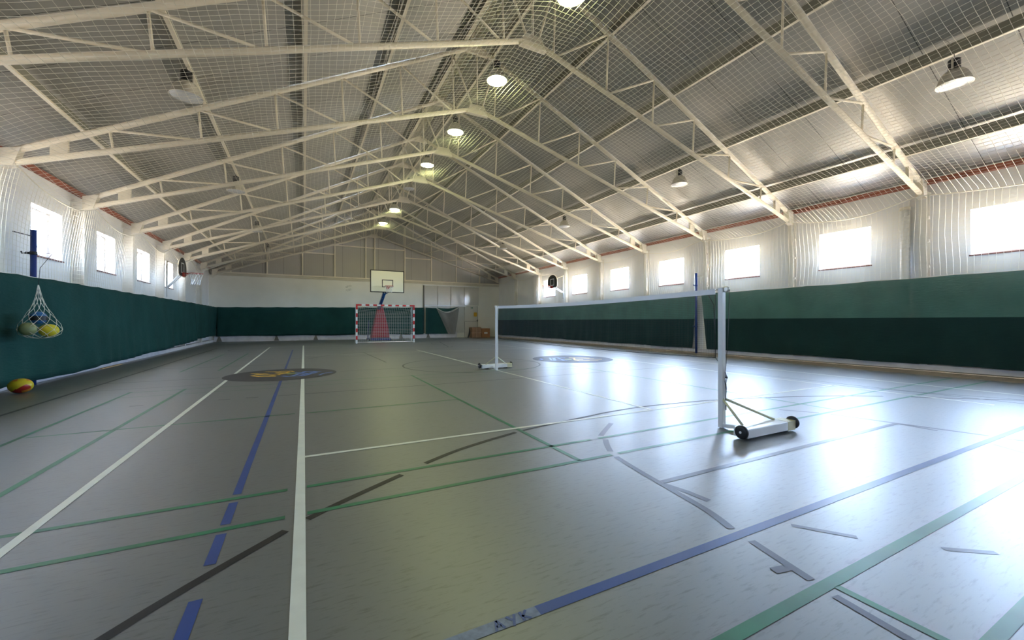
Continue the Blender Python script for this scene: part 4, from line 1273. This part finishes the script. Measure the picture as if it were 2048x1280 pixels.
def carton(label, x0_, x1_, y0_, y1_, z1_, m_, kind):
    t_ = thing('cardboard_box', label, 'box', ((x0_ + x1_) / 2, (y0_ + y1_) / 2, 0), 0, 'cardboard boxes by the door')
    w_, d_ = (x1_ - x0_) / 2, (y1_ - y0_) / 2
    bevel(MB().box(-w_, w_, -d_, d_, 0.001, z1_).build('carton', m_, t_), 0.01)
    if kind:
        q = MB(); q.box(-w_ - 0.002, w_ + 0.002, -d_ - 0.002, d_ + 0.002, z1_ * 0.44, z1_ * 0.5); q.box(-0.03, 0.03, -d_ - 0.002, d_ + 0.002, 0.01, z1_ + 0.002)
        q.build('packing_tape', M_TAPEC, t_)
    else:
        MB().box(-0.13, 0.13, -d_ - 0.003, -d_ + 0.001, z1_ * 0.42, z1_ * 0.6).build('shipping_label', M_PAPER, t_)
    fz = MB(); fz.box(-w_ + 0.01, w_ - 0.01, -0.002, 0.002, z1_ + 0.0, z1_ + 0.003)
    fz.build('lid_seam', M_JOINT, t_)
carton('taped brown cardboard box in front of the exit door', 10.62, 11.32, 26.95, 27.55, 0.74, M_CARD, True)
carton('orange-brown cardboard box with a white label, right of its neighbour', 11.38, 12.03, 27.0, 27.6, 0.66, M_CARD2, False)
m = MB(); m.grid(lambda u, v: (10.40 + 0.11 * math.sin(PI * v) * (0.6 + 0.4 * math.cos(2 * PI * u)) + 0.10 * v, 27.2 + 0.14 * math.sin(2 * PI * u) * (1 - 0.5 * v), 0.002 + 0.66 * v), 14, 10)
o = m.build('dark_bag', M_BLACK); tag(o, 'dark limp bag leaning on the taped cardboard box', 'bag')
for k, (x_, lab) in enumerate(((-4.27, 'in the left corner'), (-1.45, 'left of the goal, below the curtain middle'), (0.66, 'left of the goal, the nearest to it'), (5.9, 'just right of the goal'), (7.77, 'below the narrow slanted curtain'))):
    o = MB().prism([(x_ - 0.13, YF - 0.13, 0.02), (x_ + 0.13, YF - 0.13, 0.02), (x_ + 0.03, YF - 0.13, 0.30), (x_ - 0.03, YF - 0.13, 0.30)], (0, 0.028, 0)).build('plinth_bracket', M_TRI)
    tag(o, 'grey triangular bracket on the end wall plinth ' + lab, 'bracket', 'plinth brackets')
m = MB()
rr = random.Random(4)
for k in range(7):
    cx_, cz_ = 2.56 + rr.uniform(-.12, .12), 3.42 + rr.uniform(-.3, .3)
    pts = [(cx_ + rr.uniform(.06, .13) * math.cos(a * PI / 4), YF - 0.0012 - 0.0003 * k, cz_ + rr.uniform(.03, .09) * math.sin(a * PI / 4)) for a in range(8)]
    i = len(m.v); m.v += pts; m.f.append(tuple(range(i, i + 8))); m.sm.append(False)
o = m.build('wall_stain', M_STAIN, fw); o['label'] = 'faint grey stain'
